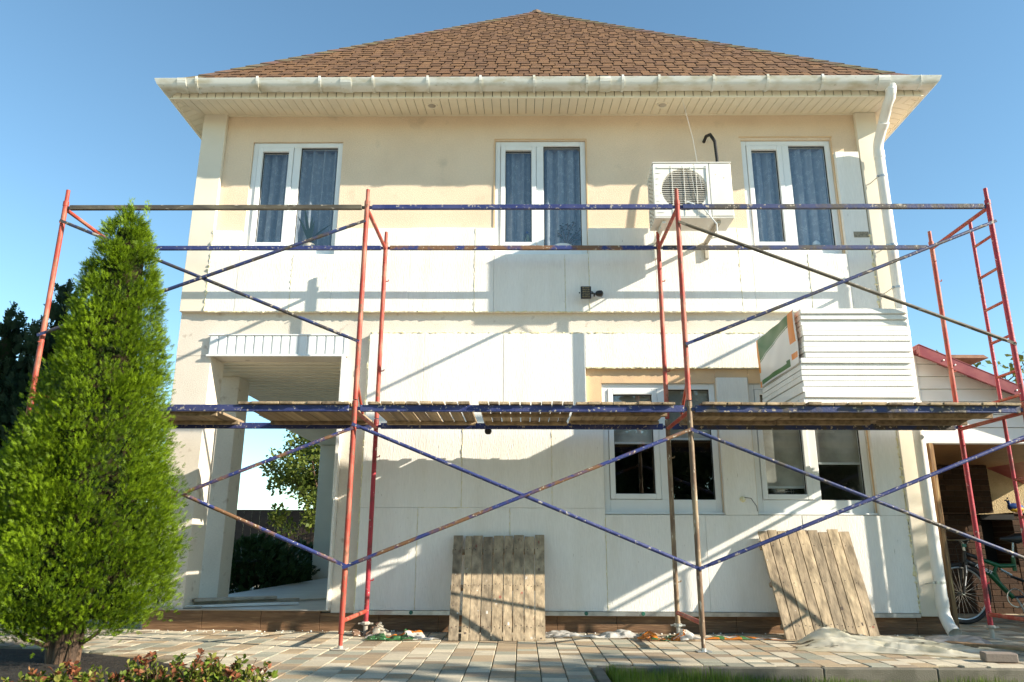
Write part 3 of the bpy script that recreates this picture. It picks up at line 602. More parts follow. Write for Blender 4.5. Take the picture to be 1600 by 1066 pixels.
b = MB(); b.tube([(3.82, FOAM-.01, 1.33), (3.88, FOAM-.03, 1.32), (3.93, FOAM-.035, 1.24), (3.94, FOAM-.02, 1.19)], .004, 6); b.build('wire_end', 'wire', o)
# security lamp
t = thing('security_lamp', 'small black floodlight with motion sensor on the foam under the middle window', 'lamp', (2.2, 1.34, 3.54))
b = MB(); b.box(2.155, 2.27, 1.215, 1.25, 3.475, 3.615, .004); b.box(2.168, 2.257, 1.25, 1.27, 3.49, 3.60, .004); b.tube([(2.15, 1.235, 3.545), (2.135, 1.235, 3.545)], .008, 8); b.tube([(2.275, 1.235, 3.545), (2.285, 1.235, 3.545)], .02, 8); b.build('lamp_head', 'black', t)
b = MB()
for k in range(6): b.box(2.172, 2.253, 1.209, 1.2145, 3.486+k*.021, 3.496+k*.021)
b.build('lamp_grille', 'amber', t)
b = MB(); b.tube([(2.28, 1.24, 3.545), (2.31, 1.27, 3.545), (2.315, 1.338, 3.545)], .011, 8); b.build('arm', 'black', t)
b = MB(); b.lathe([(.012, -.03), (.03, -.015), (.036, .01), (.036, .04), (.02, .055), (0, .06)], (2.35, 1.26, 3.545), 14, 'X'); b.build('motion_sensor', 'black', t, smooth=True)
# ------------------------------------------------------------------ air conditioner
ac = thing('air_conditioner', 'white outdoor air conditioner unit on two brackets between upper windows', 'air conditioner', (3.33, .85, 4.2))
X0, X1, Y0, Y1, Z0, Z1 = 2.915, 3.755, .685, 1.03, 4.205, 4.835
b = MB(); cxf, czf, rf = 3.245, 4.525, .245
N_ = 40  # front panel with a round opening
sq = []
ax0, ax1, az0, az1 = X0+.004, X0+.60, Z0+.004, Z1-.004
for k in range(N_):
    t = 2*PI*k/N_; c_, s_ = math.cos(t), math.sin(t)
    fx = (ax1-cxf)/c_ if c_ > 1e-9 else ((ax0-cxf)/c_ if c_ < -1e-9 else 1e9); fz = (az1-czf)/s_ if s_ > 1e-9 else ((az0-czf)/s_ if s_ < -1e-9 else 1e9); f_ = min(fx, fz); sq.append((cxf+c_*f_, Y0, czf+s_*f_))
ri = [(cxf+rf*math.cos(2*PI*k/N_), Y0, czf+rf*math.sin(2*PI*k/N_)) for k in range(N_)]; rb = [(cxf+(rf-.01)*math.cos(2*PI*k/N_), Y0+.05, czf+(rf-.01)*math.sin(2*PI*k/N_)) for k in range(N_)]
cor = [(ax0, Y0, az0), (ax1, Y0, az0), (ax1, Y0, az1), (ax0, Y0, az1)]
b.add(sq+ri+rb, [(k, (k+1) % N_, N_+(k+1) % N_, N_+k) for k in range(N_)]+[(N_+k, N_+(k+1) % N_, 2*N_+(k+1) % N_, 2*N_+k) for k in range(N_)])
for cq in cor:  # fill the corners
    ds_ = sorted(range(N_), key=lambda k: (Vector(sq[k])-Vector(cq)).length)[:2]; b.add([cq, sq[ds_[0]], sq[ds_[1]]], [(0, 1, 2)])
b.box(ax1+.002, X1, Y0-.004, Y0+.05, Z0+.004, Z1-.004, .008)
b.box(X0, X1, Y0+.052, Y1, Z1-.02, Z1, .004); b.box(X0-.004, X1+.004, Y0-.008, Y1, Z1+.0005, Z1+.014, .004); b.box(X0, X1, Y0+.002, Y1, Z0-.012, Z0+.003, .003); b.box(X1-.012, X1, Y0+.052, Y1, Z0+.004, Z1-.021); b.box(X0, X1, Y1-.01, Y1-.001, Z0+.004, Z1-.021)
b.box(X0, X0+.01, Y0+.004, Y0+.05, Z0+.004, Z1-.021)
b.box(X0+.013, X0+.017, Y0+.052, Y1-.012, Z0+.004, Z1-.021)  # unseen plate added behind the louvres to stop sunlight passing through
for k in range(12): b.box(X0+.001, X0+.008, Y0+.06, Y1-.012, Z0+.03+k*.048, Z0+.048+k*.048)
for k in range(3): b.box(X0+.001, X0+.009, Y0+.13+k*.08, Y0+.14+k*.08, Z0+.004, Z1-.022)
b.box(ax1-.03, ax1-.024, Y0-.01, Y0-.001, Z0+.03, Z1-.03); b.box(X0+.05, ax1-.03, Y0-.009, Y0-.001, Z1-.06, Z1-.054)
b.build('casing', 'acwhite', ac)
b = MB()
for k in range(1, 22):
    z = czf-rf+k*2*rf/22; hw = math.sqrt(max(0, rf*rf-(z-czf)**2)); b.tube([(cxf-hw, Y0+.004, z), (cxf+hw, Y0+.004, z)], .0038, 6)
for xq in (-.13, -.0, .13): b.tube([(cxf+xq, Y0-.006, Z0+.02), (cxf+xq, Y0-.006, Z1-.03)], .003, 6)
for k in range(9): b.tube([(X0+.03, Y0-.003, Z0+.05+k*.066), (X0+.02+.06*(abs(k-4)/4)**2+.02, Y0-.003, Z0+.05+k*.066)], .0025, 5)
b.tube([(cxf+.07, Y0-.012, Z1-.03), (cxf+.10, Y0-.012, czf-.02), (cxf+.15, Y0-.012, Z0+.03)], .0022, 5)
b.build('fan_guard', 'acwhite', ac)
b = MB(); b.lathe([(.05, 0), (.055, .03), (.05, .06)], (cxf, Y0+.10, czf), 14, 'Y')
for k in range(3):
    a = k*2*PI/3+.5
    P_ = [(cxf+rr*math.cos(a+da), Y0+.13+dy, czf+rr*math.sin(a+da)) for rr, da, dy in ((.05, 0, 0), (.22, -.35, .03), (.23, .45, -.03), (.055, .6, -.02))]; b.add(P_, [(0, 1, 2, 3)])
b.build('fan', 'black', ac)
b = MB(); b.box(X0+.012, X1-.014, Y0+.24, Y1-.012, Z0+.01, Z1-.03); b.build('coil', 'fin', ac)
for x_ in (3.02, 3.60):
    b = MB(); b.box(x_-.022, x_+.022, .74, 1.335, 4.155, 4.19, .003); b.box(x_-.022, x_+.022, 1.30, 1.339, 3.98, 4.154, .003); b.build('bracket', 'trim' if x_ > 3.3 else 'acwhite', ac)
b = MB(); b.tube([(3.68, 1.40, 5.51), (3.685, 1.30, 5.525), (3.70, 1.18, 5.48), (3.72, 1.08, 5.33), (3.725, 1.06, 5.1), (3.72, 1.05, 4.9), (3.72, 1.04, 4.7)], .019, 10); b.build('insulated_hose', 'rubber', ac, smooth=True)
b = MB(); b.tube([(3.24, .70, 4.40), (3.42, .66, 4.30), (3.56, .68, 4.12), (3.575, .74, 4.0), (3.56, .95, 4.07)], .008, 8); b.build('drain_cable', 'pvc', ac, smooth=True)
b = MB(); b.tube([(3.36, .99, 5.81), (3.40, .80, 5.2), (3.42, .64, 4.5)], .0016, 5); setp(b.build('hanging_string', 'pvc', org=(3.36, .99, 5.8)), 'thin pale string hanging from the soffit in front of the air conditioner', 'string')
# ------------------------------------------------------------------ scaffolding
RW = 1.021; XS = [-2.95, 0.0, 3.0, 5.975]; ZD, ZT = 2.02, 3.992
scf = thing('scaffolding', 'two storey frame scaffold of red posts and blue bars before the house', 'scaffolding', (1.5, .5, 0))
pm_ = {(0, 0, 0): 'red', (0, 0, 1): 'red', (0, 1, 0): 'red', (0, 1, 1): 'red', (1, 0, 0): 'red', (1, 0, 1): 'red', (1, 1, 0): 'crimson', (1, 1, 1): 'red', (2, 0, 0): 'brown_steel', (2, 0, 1): 'red', (2, 1, 0): 'brown_steel', (2, 1, 1): 'red', (3, 0, 0): 'red', (3, 0, 1): 'crimson', (3, 1, 0): 'crimson', (3, 1, 1): 'red'}
for i, x_ in enumerate(XS):
    for j, y_ in enumerate((0, RW)):
        for l in (0, 1):
            z0 = .12 if l == 0 else 2.10; z1 = 2.09 if l == 0 else 4.06
            b = MB(); b.tube([(x_, y_, z0), (x_, y_, z1)], .0235, 14); b.tube([(x_, y_, z1-.002), (x_, y_, z1+(.0 if l == 0 else .12))], .0185, 12)
            b.tube([(x_, y_, z1-.05), (x_, y_, z1-.005)], .0265, 14)
            if l == 0: b.tube([(x_, y_, .02), (x_, y_, .14)], .017, 10)
            for zz_ in ((.66, 1.83) if l == 0 else (2.63, 3.82)): b.tube([(x_, y_, zz_), (x_, y_-.045, zz_)], .006, 6)
            if j == 1:
                for zz_ in ((.5, 1.7) if l == 0 else (2.6, 3.6)): b.tube([(x_+.02, y_, zz_), (x_+.05, y_, zz_+.005), (x_+.052, y_, zz_+.02)], .006, 6)
            b.build('post', pm_[(i, j, l)], scf, smooth=True)
        b = MB(); b.box(x_-.06, x_+.06, y_-.06, y_+.06, .0, .008, .002); b.lathe([(.022, .008), (.022, .03)], (x_, y_, 0), 10)
        if j == 1: b.tube([(x_, y_, .02), (x_, y_, .12)], .0215, 10); b.lathe([(.03, .09), (.045, .10), (.045, .115), (.03, .125)], (x_, y_, 0), 8); b.box(x_-.07, x_+.07, y_-.012, y_+.012, .10, .113)
        b.build('base_plate', 'trim' if i % 2 else 'galv', scf)
    for z_, m__ in ((ZT-.01, 'red'), (ZD-.02, 'red' if i != 3 else 'red'), (2.16, 'red'), (.22, 'red')):
        b = MB(); b.tube([(x_, .022, z_), (x_, RW-.022, z_)], .019 if z_ != 2.16 else .014, 12)
        if z_ == 2.16 and i in (1, 2): continue
        b.build('transom', m__, scf, smooth=True)
    # short knee struts at each lift
    for zt_ in (2.08,):
        if i in (1, 2):
            b = MB(); b.tube([(x_, .02, 2.28), (x_, .34, 2.03)], .013, 10); b.build('knee_strut', 'red', scf, smooth=True)
# ladder on the end frame
for z0, z1 in ((.22, ZD-.04), (2.16, ZT-.02)):
    b = MB(); b.tube([(XS[3], .31, z0), (XS[3], .31, z1)], .0165, 12); b.build('ladder_stile', 'crimson', scf, smooth=True)
    for k in range(5):
        zr = z0+.22+k*.33
        if zr < z1-.1:
            b = MB(); b.tube([(XS[3], .02, zr), (XS[3], .30, zr)], .0135, 10); b.build('ladder_rung', 'red', scf, smooth=True)
lm = {('t', 0, 0): 'black_brown', ('t', 0, 1): 'blue', ('t', 0, 2): 'navy', ('t', 1, 0): 'blue', ('t', 1, 1): 'blue_brown', ('t', 1, 2): 'navy', ('d', 0, 0): 'blue', ('d', 0, 1): 'blue', ('d', 0, 2): 'navy', ('d', 1, 0): 'blue', ('d', 1, 1): 'blue', ('d', 1, 2): 'navy'}
for (kk, j, i), mm in lm.items():
    y_ = (0, RW)[j]; z_ = ZT if kk == 't' else ZD; h_ = .046 if kk == 't' else .06
    b = MB(); xa, xb = XS[i]+.05, XS[i+1]-.05; b.box(xa, xb, y_-.0175, y_+.0175, z_-h_/2, z_+h_/2, .003)
    for xe, s_ in ((xa, -1), (xb, 1)): b.box(min(xe, xe+s_*.03), max(xe, xe+s_*.03), y_-.006, y_+.006, z_-.018, z_+.014, .002)
    b.build('rail', mm, scf)
br = [(0, 3.84, 2.64, 'navy', 0), (0, 2.69, 3.82, 'navy', 1), (0, 1.86, .67, 'blue_brown', 0), (0, .66, 1.83, 'blue_brown', 1), (1, 1.87, .655, 'blue', 0), (1, .655, 1.83, 'blue_brown', 1), (2, 3.82, 2.62, 'black_brown', 0), (2, 2.61, 3.81, 'navy', 1), (2, 1.83, .655, 'navy', 0), (2, .66, 1.80, 'blue', 1)]
for i, za, zb, mm, k in br:
    b = MB(); y_ = -.034-.03*k; A = Vector((XS[i]+.005, y_, za)); B = Vector((XS[i+1]-.005, y_, zb)); D = (B-A).normalized()
    b.tube([A+D*.07, A+D*.10, B-D*.10, B-D*.07], [.010, .0165, .0165, .010], 10)
    b.obox(A+D*.045, D*.06, (0, .004, 0), D.cross(Vector((0, 1, 0)))*.014); b.obox(B-D*.045, D*.06, (0, .004, 0), D.cross(Vector((0, 1, 0)))*.014)
    b.build('cross_brace', mm, scf, smooth=True)
# ------------------------------------------------------------------ deck panels resting on the rails
def plank_col(kind):
    c = random.choice([(.40, .29, .165), (.34, .25, .15), (.44, .33, .20), (.30, .22, .14)]) if kind == 'deck' else random.choice([(.40, .31, .20), (.36, .28, .185), (.43, .335, .215), (.33, .26, .175)])
    t = random.uniform(.85, 1.12); return tuple(q*t for q in c)
ztop = ZD+.03
def deck(x0, x1, n_, gap, y0, y1, label, batt=(.16, .50, .88), bh=.032, zoff=0):
    t = thing('deck_panel', label, 'scaffold panel', ((x0+x1)/2, (y0+y1)/2, ztop), 'wooden panels laid across the scaffold')
    b = MB(); w_ = (x1-x0)/n_
    for i in range(n_):
        a = x0+i*w_+gap/2; e_ = rj(.012); tk = .024+rj(.003)
        b.obox((a+(w_-gap)/2, (y0+y1)/2+e_, ztop+zoff+tk/2+.001), ((w_-gap)/2, 0, rj(.001)), (rj(.003), (y1-y0)/2+rj(.01), 0), (0, 0, tk/2), .003, plank_col('deck'))
    b.build('planks', 'plank', t)
    for yb__ in batt:
        c = MB(); c.box(x0+rj(.03)+.01, x1+rj(.03)-.01, yb__-.022, yb__+.022, ztop+zoff-bh, ztop+zoff, .003, tuple(q*.8 for q in plank_col('deck'))); c.build('batten', 'plank', t)
deck(-2.86, -1.40, 11, .004, .30, 1.10, 'wooden scaffold panel behind the cypress, partly hidden at the far left', (.42, .93))
deck(-1.05, -.04, 8, .004, -.05, 1.08, 'closely boarded scaffold panel before the porch ceiling', (.93,))
deck(.115, 1.045, 8, .016, -.05, 1.08, 'widely gapped scaffold panel, leftmost in the middle bay', (.93,))
deck(1.11, 1.965, 9, .011, -.05, 1.08, 'scaffold panel in the centre of the middle bay, above the white wall', (.45, .93))
deck(1.985, 2.87, 8, .004, -.05, 1.08, 'scaffold panel in front of the left lower window', (.40, .86))
deck(3.10, 4.03, 8, .004, -.05, 1.06, 'dark scaffold panel under the left edge of the foam stack', (.36, .84), .04)
deck(4.05, 4.98, 8, .003, -.05, 1.12, 'dark scaffold panel under the middle of the foam stack', (.40, .80), .045)
deck(5.0, 5.93, 8, .003, -.05, 1.10, 'dark scaffold panel at the far right end of the scaffold', (.40, .80), .045)
# black round thing under the deck
b = MB(); b.lathe([(0, -.035), (.025, -.03), (.036, -.01), (.036, .015), (0, .018)], (1.155, 1.06, 1.975), 16); setp(b.build('rubber_foot', 'rubber', org=(1.155, 1.06, 1.97), smooth=True), 'small black round cap hanging under the rear rail of the middle bay', 'cap')
# ------------------------------------------------------------------ stack of foam boards with printed wrap
zb = ztop+.027; nb = 17; tb = .0500
names = ['lowest', 'second lowest', 'third lowest', 'fourth lowest', 'fifth lowest', 'sixth lowest', 'seventh lowest', 'eighth lowest', 'middle', 'eighth from the top of', 'seventh from the top of', 'sixth from the top of', 'fifth from the top of', 'fourth from the top of', 'third from the top of', 'second from the top of', 'topmost']
z = zb
for k in range(nb):
    gap = {2: .003, 5: .011, 8: .004, 13: .005}.get(k, .0015); dx_ = -.012*(k < 8)+rj(.008); x0 = 4.055+(.0 if k < 8 else .03)+dx_; x1 = x0+1.0-(0 if k < 8 else .02)+rj(.006); y0 = .02+rj(.010)+(.02 if k in (6, 14) else 0); y1 = 1.16+rj(.01)-(.0 if k > 2 else .06)
    tilt = rj(.002)
    b = MB(); b.obox(((x0+x1)/2, (y0+y1)/2, z+tb/2), ((x1-x0)/2, 0, tilt), (0, (y1-y0)/2, 0), (0, 0, tb/2-.0008), .0035)
    nm = names[k]; lab = ('%s white foam board of the stack on the scaffold' % nm) if 'from the top of' not in nm else 'white foam board lying %s the stack on the scaffold' % nm
    setp(b.build('foam_board', 'foam', org=((x0+x1)/2, (y0+y1)/2, z)), lab, 'foam board', 'foam boards stacked on the scaffold')
    z += tb+gap
zs_top = z
# the printed film on the stack's left side, tucked round the front and rear corners
V = []; F = []; C = []; nu, nv = 130, 110; zl, zh = zb+7.6*tb, zs_top+.002
for j in range(nv+1):
    for i in range(nu+1):
        u_, v_ = i/nu, j/nv; xw = 4.055+.012-.03+.004*math.sin(u_*19)*math.sin(v_*8)+.006*math.sin(u_*7+v_*5)
        V.append((xw-.006, .03+u_*1.14, zl+(zh-zl)*v_))
for j in range(nv):
    for i in range(nu):
        u_, v_ = (i+.5)/nu, (j+.5)/nv; F.append((j*(nu+1)+i, (j+1)*(nu+1)+i, (j+1)*(nu+1)+i+1, j*(nu+1)+i+1))
        arc = .93-.42*u_**1.6*.9-.10*(1-u_)
        c = (.74, .72, .68)
        edge = u_ < .05 and v_ > .12
        if v_ > arc-.13 and v_ < .99 and u_ > .16: c = (.03, .14, .035) if v_ > arc else ((.03, .14, .035) if (arc-.03 < v_) else c)
        if abs(v_-(arc-.055)) < .012 and u_ > .16: c = (.03, .14, .035)
        if .03 < u_ < .16 and (v_ > .42 or .13 < v_ < .24): c = (.80, .23, .01)
        if u_ > .95 and (v_ > .30 or v_ < .12): c = (.82, .27, .01)
        if .04 < v_ < .13 and .20 < u_ < .94: c = (.04, .16, .04)
        if .13 <= v_ < .17 and .2 < u_ < .28: c = (.03, .13, .03)
        C.append(c)
setp(npmesh('printed_wrap', V, F, C, 'print', org=(4.03, .6, zl)), 'printed plastic film with green arc and orange stripes wrapped on the foam stack', 'plastic film')
# ------------------------------------------------------------------ boards leaning on the wall
def leaning(bx0, bx1, by0, by1, tx0, tx1, ty, zt_, n_, label, gaps, slab_off=None, tops=0.0):
    t = thing('wooden_panel', label, 'wooden panel', ((bx0+bx1)/2, (by0+by1)/2, 0), 'wooden panels leaning on the wall')
    b = MB(); e_ = 0
    B0, B1, T0, T1 = Vector((bx0, by0, .004)), Vector((bx1, by1, .004)), Vector((tx0, ty, zt_)), Vector((tx1, ty, zt_+.01))
    nrm = (B1-B0).cross(T0-B0).normalized()
    ws = [random.uniform(.9, 1.1) for _ in range(n_)]; tot = sum(ws); acc = 0
    for i, w_ in enumerate(ws):
        s0 = acc/tot; acc += w_; s1 = acc/tot; gp = gaps.get(i, .014)/((bx1-bx0))
        s0b, s1b = s0+gp*.5, s1-.002
        ext = rj(.012)+tops*(i % 2)
        a, b_, c, d = B0.lerp(B1, s0b), B0.lerp(B1, s1b), T0.lerp(T1, s1b), T0.lerp(T1, s0b); c = c+(c-b_)*ext; d = d+(d-a)*ext
        k_ = nrm*.022; col = plank_col('lean')
        P_ = [a, b_, c, d, a-k_, b_-k_, c-k_, d-k_]
        b.add(P_, [(0, 1, 2, 3), (7, 6, 5, 4), (0, 4, 5, 1), (1, 5, 6, 2), (2, 6, 7, 3), (3, 7, 4, 0)], col)
        ex_ = (b_-a).normalized(); ez_ = (d-a).normalized()
        for q_ in (.12, .5, .86):
            for f_ in (.28, .72): b.obox(a.lerp(b_, f_+rj(.06))+(d-a)*(q_+rj(.012))+nrm*.0006, ex_*.0045, ez_*.0045, nrm*.0009, 0, (.05, .035, .03))
        for _ in range(3):
            sc_ = random.choice(((.60, .56, .50), (.36, .13, .09), (.12, .09, .07), (.55, .50, .42))); w2 = random.uniform(.004, .012)
            b.obox(a.lerp(b_, random.uniform(.15, .85))+(d-a)*random.random()*.97+nrm*.0004, ex_*w2, ez_*w2*random.uniform(.6, 2), nrm*.0007, 0, sc_)
    b.build('planks', 'plankz', t)
    for q in (.12, .5, .86):
        c = MB(); a, b_ = B0.lerp(T0, q)-nrm*.045, B1.lerp(T1, q)-nrm*.045; c.bar(a, b_, .04, .045, nrm, .003, plank_col('lean')); c.build('batten', 'plank', t)
leaning(.83, 1.72, .62, .64, .80, 1.735, 1.28, .925, 9, 'grey panel with one missing slat leaning on the wall at centre', {1: .05, 2: .006})
leaning(3.96, 4.86, .84, .88, 3.905, 4.83, 1.26, .985, 9, 'pale sunlit plank panel leaning askew on the wall under the right window', {}, tops=.012)
# ------------------------------------------------------------------ litter on the paving
def tri(x): return abs((x % 1.0)*2-1)
def crumple(cx, cy, lx, ly, hgt, rot, fcol, material, name, label, cat, n_=30, seed=0, freq=9, z0=.004, group=None, env=None, ani=1.0):
    """a crumpled sheet: piecewise linear folds with sharp creases and a torn outline"""
    r_ = random.Random(seed); V = []; F = []; C = []; n_ = int(n_*1.5); m2 = max(8, int(n_*ly/lx))
    folds = [(r_.uniform(0, PI), freq*.16*1.45**k*r_.uniform(.8, 1.2), r_.random(), 1.0/1.6**k) for k in range(8)]; tot = sum(f[3] for f in folds)
    ca, sa = math.cos(rot), math.sin(rot); ph = [r_.random() for _ in range(8)]
    for j in range(m2+1):
        for i in range(n_+1):
            u_, v_ = i/n_*2-1, j/m2*2-1; a = math.atan2(v_, u_)/(2*PI)
            wob = .82+.16*tri(a*5+ph[0])+.14*tri(a*11+ph[1])+.05*tri(a*23+ph[2])
            x_, y_ = u_*lx/2*wob, v_*ly/2*wob; h_ = 0
            for (d_, f_, p_, w_) in folds:
                q = (x_*ani*math.cos(d_)+y_*math.sin(d_))*f_+p_+.25*tri(y_*f_*.7+p_*3); h_ += tri(q)*w_
            h_ = max(0, h_/tot-.30)/.45
            e_ = env((u_+1)/2, (v_+1)/2) if env else 1
            rim = min(1, .25+2.2*(1-max(abs(u_), abs(v_))))
            sx_ = (tri(x_*freq*.9+y_*freq*.5+ph[3])-.5)*.05*min(1, hgt*9); sy__ = (tri(y_*freq*.8-x_*freq*.6+ph[4])-.5)*.05*min(1, hgt*9)
            V.append((cx+(x_+sx_)*ca-(y_+sy__)*sa, cy+(x_+sx_)*sa+(y_+sy__)*ca, z0+hgt*h_*e_*rim))
    for j in range(m2):
        for i in range(n_):
            F.append((j*(n_+1)+i, j*(n_+1)+i+1, (j+1)*(n_+1)+i+1, (j+1)*(n_+1)+i)); C.append(fcol((i+.5)/n_, (j+.5)/m2))
    o = npmesh(name, V, F, C, material, org=(cx, cy, 0)); return setp(o, label, cat, group)
def print_col(seed):
    r_ = random.Random(seed); a = [(r_.random(), r_.random(), r_.random()*.25+.1, r_.choice([(.72, .24, .03), (.72, .24, .03), (.05, .18, .06), (.05, .18, .06)])) for _ in range(9)]
    def f(u_, v_):
        for (x_, y_, r__, c) in a:
            if abs(u_-x_)+abs(v_-y_) < r__: return c
        return (.72, .70, .65)
    return f
grp = 'torn plastic wrapping lying on the paving'
crumple(.40, .72, .62, .30, .075, .1, print_col(3), 'film', 'plastic_wrapping', 'crumpled orange and green film left of the grey panel', 'plastic film', 34, 1, 16, group=grp)
crumple(.08, .98, .40, .20, .10, -.1, lambda u, v: (.34, .22, .15) if u < .6 else (.6, .55, .45), 'film', 'plastic_wrapping', 'brownish crumpled film by the rear foot of the second post', 'plastic film', 22, 2, 18, group=grp)
crumple(2.22, .98, 1.15, .24, .055, -.02, lambda u, v: (.75, .73, .68), 'film', 'plastic_wrapping', 'long white crumpled film between the grey panel and the third post', 'plastic film', 50, 3, 15, group=grp)
crumple(2.86, .80, .55, .22, .085, -.05, print_col(8), 'film', 'plastic_wrapping', 'crumpled orange film beside the rear foot of the third post', 'plastic film', 30, 4, 17, group=grp)
crumple(3.55, .86, .75, .14, .03, 0, print_col(5), 'film', 'plastic_wrapping', 'thin flat strip of orange and green film left of the askew panel', 'plastic film', 34, 5, 16, group=grp)
crumple(2.62, .96, .40, .12, .09, .25, lambda u, v: (.50, .38, .26), 'film', 'cardboard_scrap', 'tan scrap of torn cardboard by the third rear post', 'cardboard', 16, 6, 9, group=None)
def film_sheet():
    r_ = random.Random(17); nx, ny = 150, 90; lx, ly = 1.75, .95; rot = -.40; ca, sa = math.cos(rot), math.sin(rot); V = []; F = []; C = []
    rid = [(r_.uniform(.05, .95), r_.uniform(.02, .10), r_.uniform(2, 6), r_.random()*6.28, r_.uniform(.035, .09), r_.uniform(.5, 1)) for _ in range(8)]
    seg = [(r_.random(), r_.random(), r_.uniform(-.7, .7), r_.uniform(.12, .38), r_.uniform(.010, .020), r_.uniform(.25, .7)) for _ in range(70)]
    for j in range(ny+1):
        for i in range(nx+1):
            u, v = i/nx, j/ny; h = 0
            for (c, a, f, p, w, k) in rid:
                d = abs(v-(c+a*math.sin(u*f+p)+.25*(c-.5)*(u-.3))); h = max(h, k*math.exp(-(d/w)**1.2))
            for (su, sv, an, L, w, k) in seg:
                du, dv = (u-su)*lx, (v-sv)*ly; al = du*math.cos(an)+dv*math.sin(an); ac_ = abs(-du*math.sin(an)+dv*math.cos(an)); h += .34*k*math.exp(-ac_/w)*max(0, 1-abs(al)/L)
            env = .30+1.15*math.exp(-((u-.10)/.13)**2)*math.exp(-((v-.55)/.4)**2)+.55*math.exp(-((u-.42)/.28)**2); env *= 1-.75*max(0, (u-.7)/.3)
            rim = min(1, 6*min(u, 1-u)+.15)*min(1, 5*min(v, 1-v)+.15)
            a = math.atan2(v-.5, u-.5)/(2*PI); wob = .86+.12*tri(a*6+.2)+.10*tri(a*13+.5)+.03*tri(a*31)
            x_, y_ = (u-.5)*lx*wob, (v-.5)*ly*wob*(1-.25*u)
            fine = 0
            for kf in range(4): fine += tri((x_*math.cos(kf*.9+.3)*.2+y_*math.sin(kf*.9+.3))*(9+5*kf)+.4*tri(x_*5+kf)+kf*.37)/(1+.5*kf)
            hh_ = .004+(.085*h*env+.009*fine*(.4+.6*env))*rim; V.append((4.78+x_*ca-y_*sa, .22+x_*sa+y_*ca, hh_))
    for j in range(ny):
        for i in range(nx): F.append((j*(nx+1)+i, j*(nx+1)+i+1, (j+1)*(nx+1)+i+1, (j+1)*(nx+1)+i)); C.append((.7, .7, .6))
    setp(npmesh('plastic_sheet', V, F, C, 'plastic', org=(4.78, .22, 0)), 'large crumpled dirty clear sheet on the paving before the askew panel', 'plastic sheet')
film_sheet()
crumple(5.42, .62, .5, .42, .07, -.5, lambda u, v: (.62, .57, .52), 'film', 'plastic_sheet', 'smaller crumpled pale sheet behind the large one, near the downspout outlet', 'plastic sheet', 26, 12, 9)
b = MB(); b.bar((5.28, .55, .018), (5.72, .13, .018), .10, .028, (0, 0, 1), .003, (.36, .22, .11)); setp(b.build('wood_offcut', 'plank', org=(5.5, .35, 0)), 'short brown board lying on the paving beside the plastic sheets', 'board')
b = MB(); b.obox((5.13, -.46, .035), (.11, -.02, 0), (.012, .06, 0), (0, 0, .032), .006, (.26, .21, .17)); setp(b.build('loose_paver', 'paver', org=(5.13, -.46, 0)), 'loose paving brick lying near the kerb at lower right', 'brick')
n_ = 150; V = []; Q = []; C = []
for _ in range(n_):
    x_ = random.uniform(-2.2, 5.4); y_ = 1.35-abs(random.gauss(0, .12)); s_ = random.uniform(.002, .006)*random.choice((.6, 1, 1, 1.5)); i0 = len(V)
    P_ = [(x_-s_, y_-s_, .003), (x_+s_, y_-s_*.7, .003), (x_+s_*.8, y_+s_, .003), (x_-s_, y_+s_*.8, .003)]; P_ += [(p[0]*.9+x_*.1, p[1]*.9+y_*.1, s_*1.6+.003) for p in P_]; V += P_
    for q in ((0, 1, 5, 4), (1, 2, 6, 5), (2, 3, 7, 6), (3, 0, 4, 7), (4, 5, 6, 7)): Q.append([i0+k for k in q]); C.append((.8, .79, .72))
setp(npmesh('foam_crumbs', V, Q, C, 'paver'), kind='stuff')
# strips lying on the porch floor
for k, (p0, p1, w_, h_, mm, lb) in enumerate(((( -2.28, 1.50, .235), (-1.05, 2.35, .235), .10, .035, 'trim', 'grey trim strip lying longest along the pile on the porch floor'),
        ((-2.05, 1.44, .215), (-.95, 2.02, .215), .07, .022, 'pvc', 'pale trim strip at the front of the pile on the porch floor'),
        ((-1.95, 1.62, .270), (-1.25, 2.15, .270), .12, .03, 'trim', 'short wide board on top of the pile on the porch floor'),
        ((-2.2, 1.40, .21), (-1.80, 1.50, .21), .08, .018, 'galv', 'short metallic strip at the left end of the porch floor pile'),
        ((-1.25, 2.35, .213), (-.65, 3.05, .213), .04, .018, 'trim', 'thin dark strip pointing into the porch from the pile'))):
    b = MB(); b.bar(p0, p1, w_, h_, (0, 0, 1), .003); setp(b.build('trim_strip', mm, org=p0), lb, 'trim strip', 'strips lying on the porch floor')
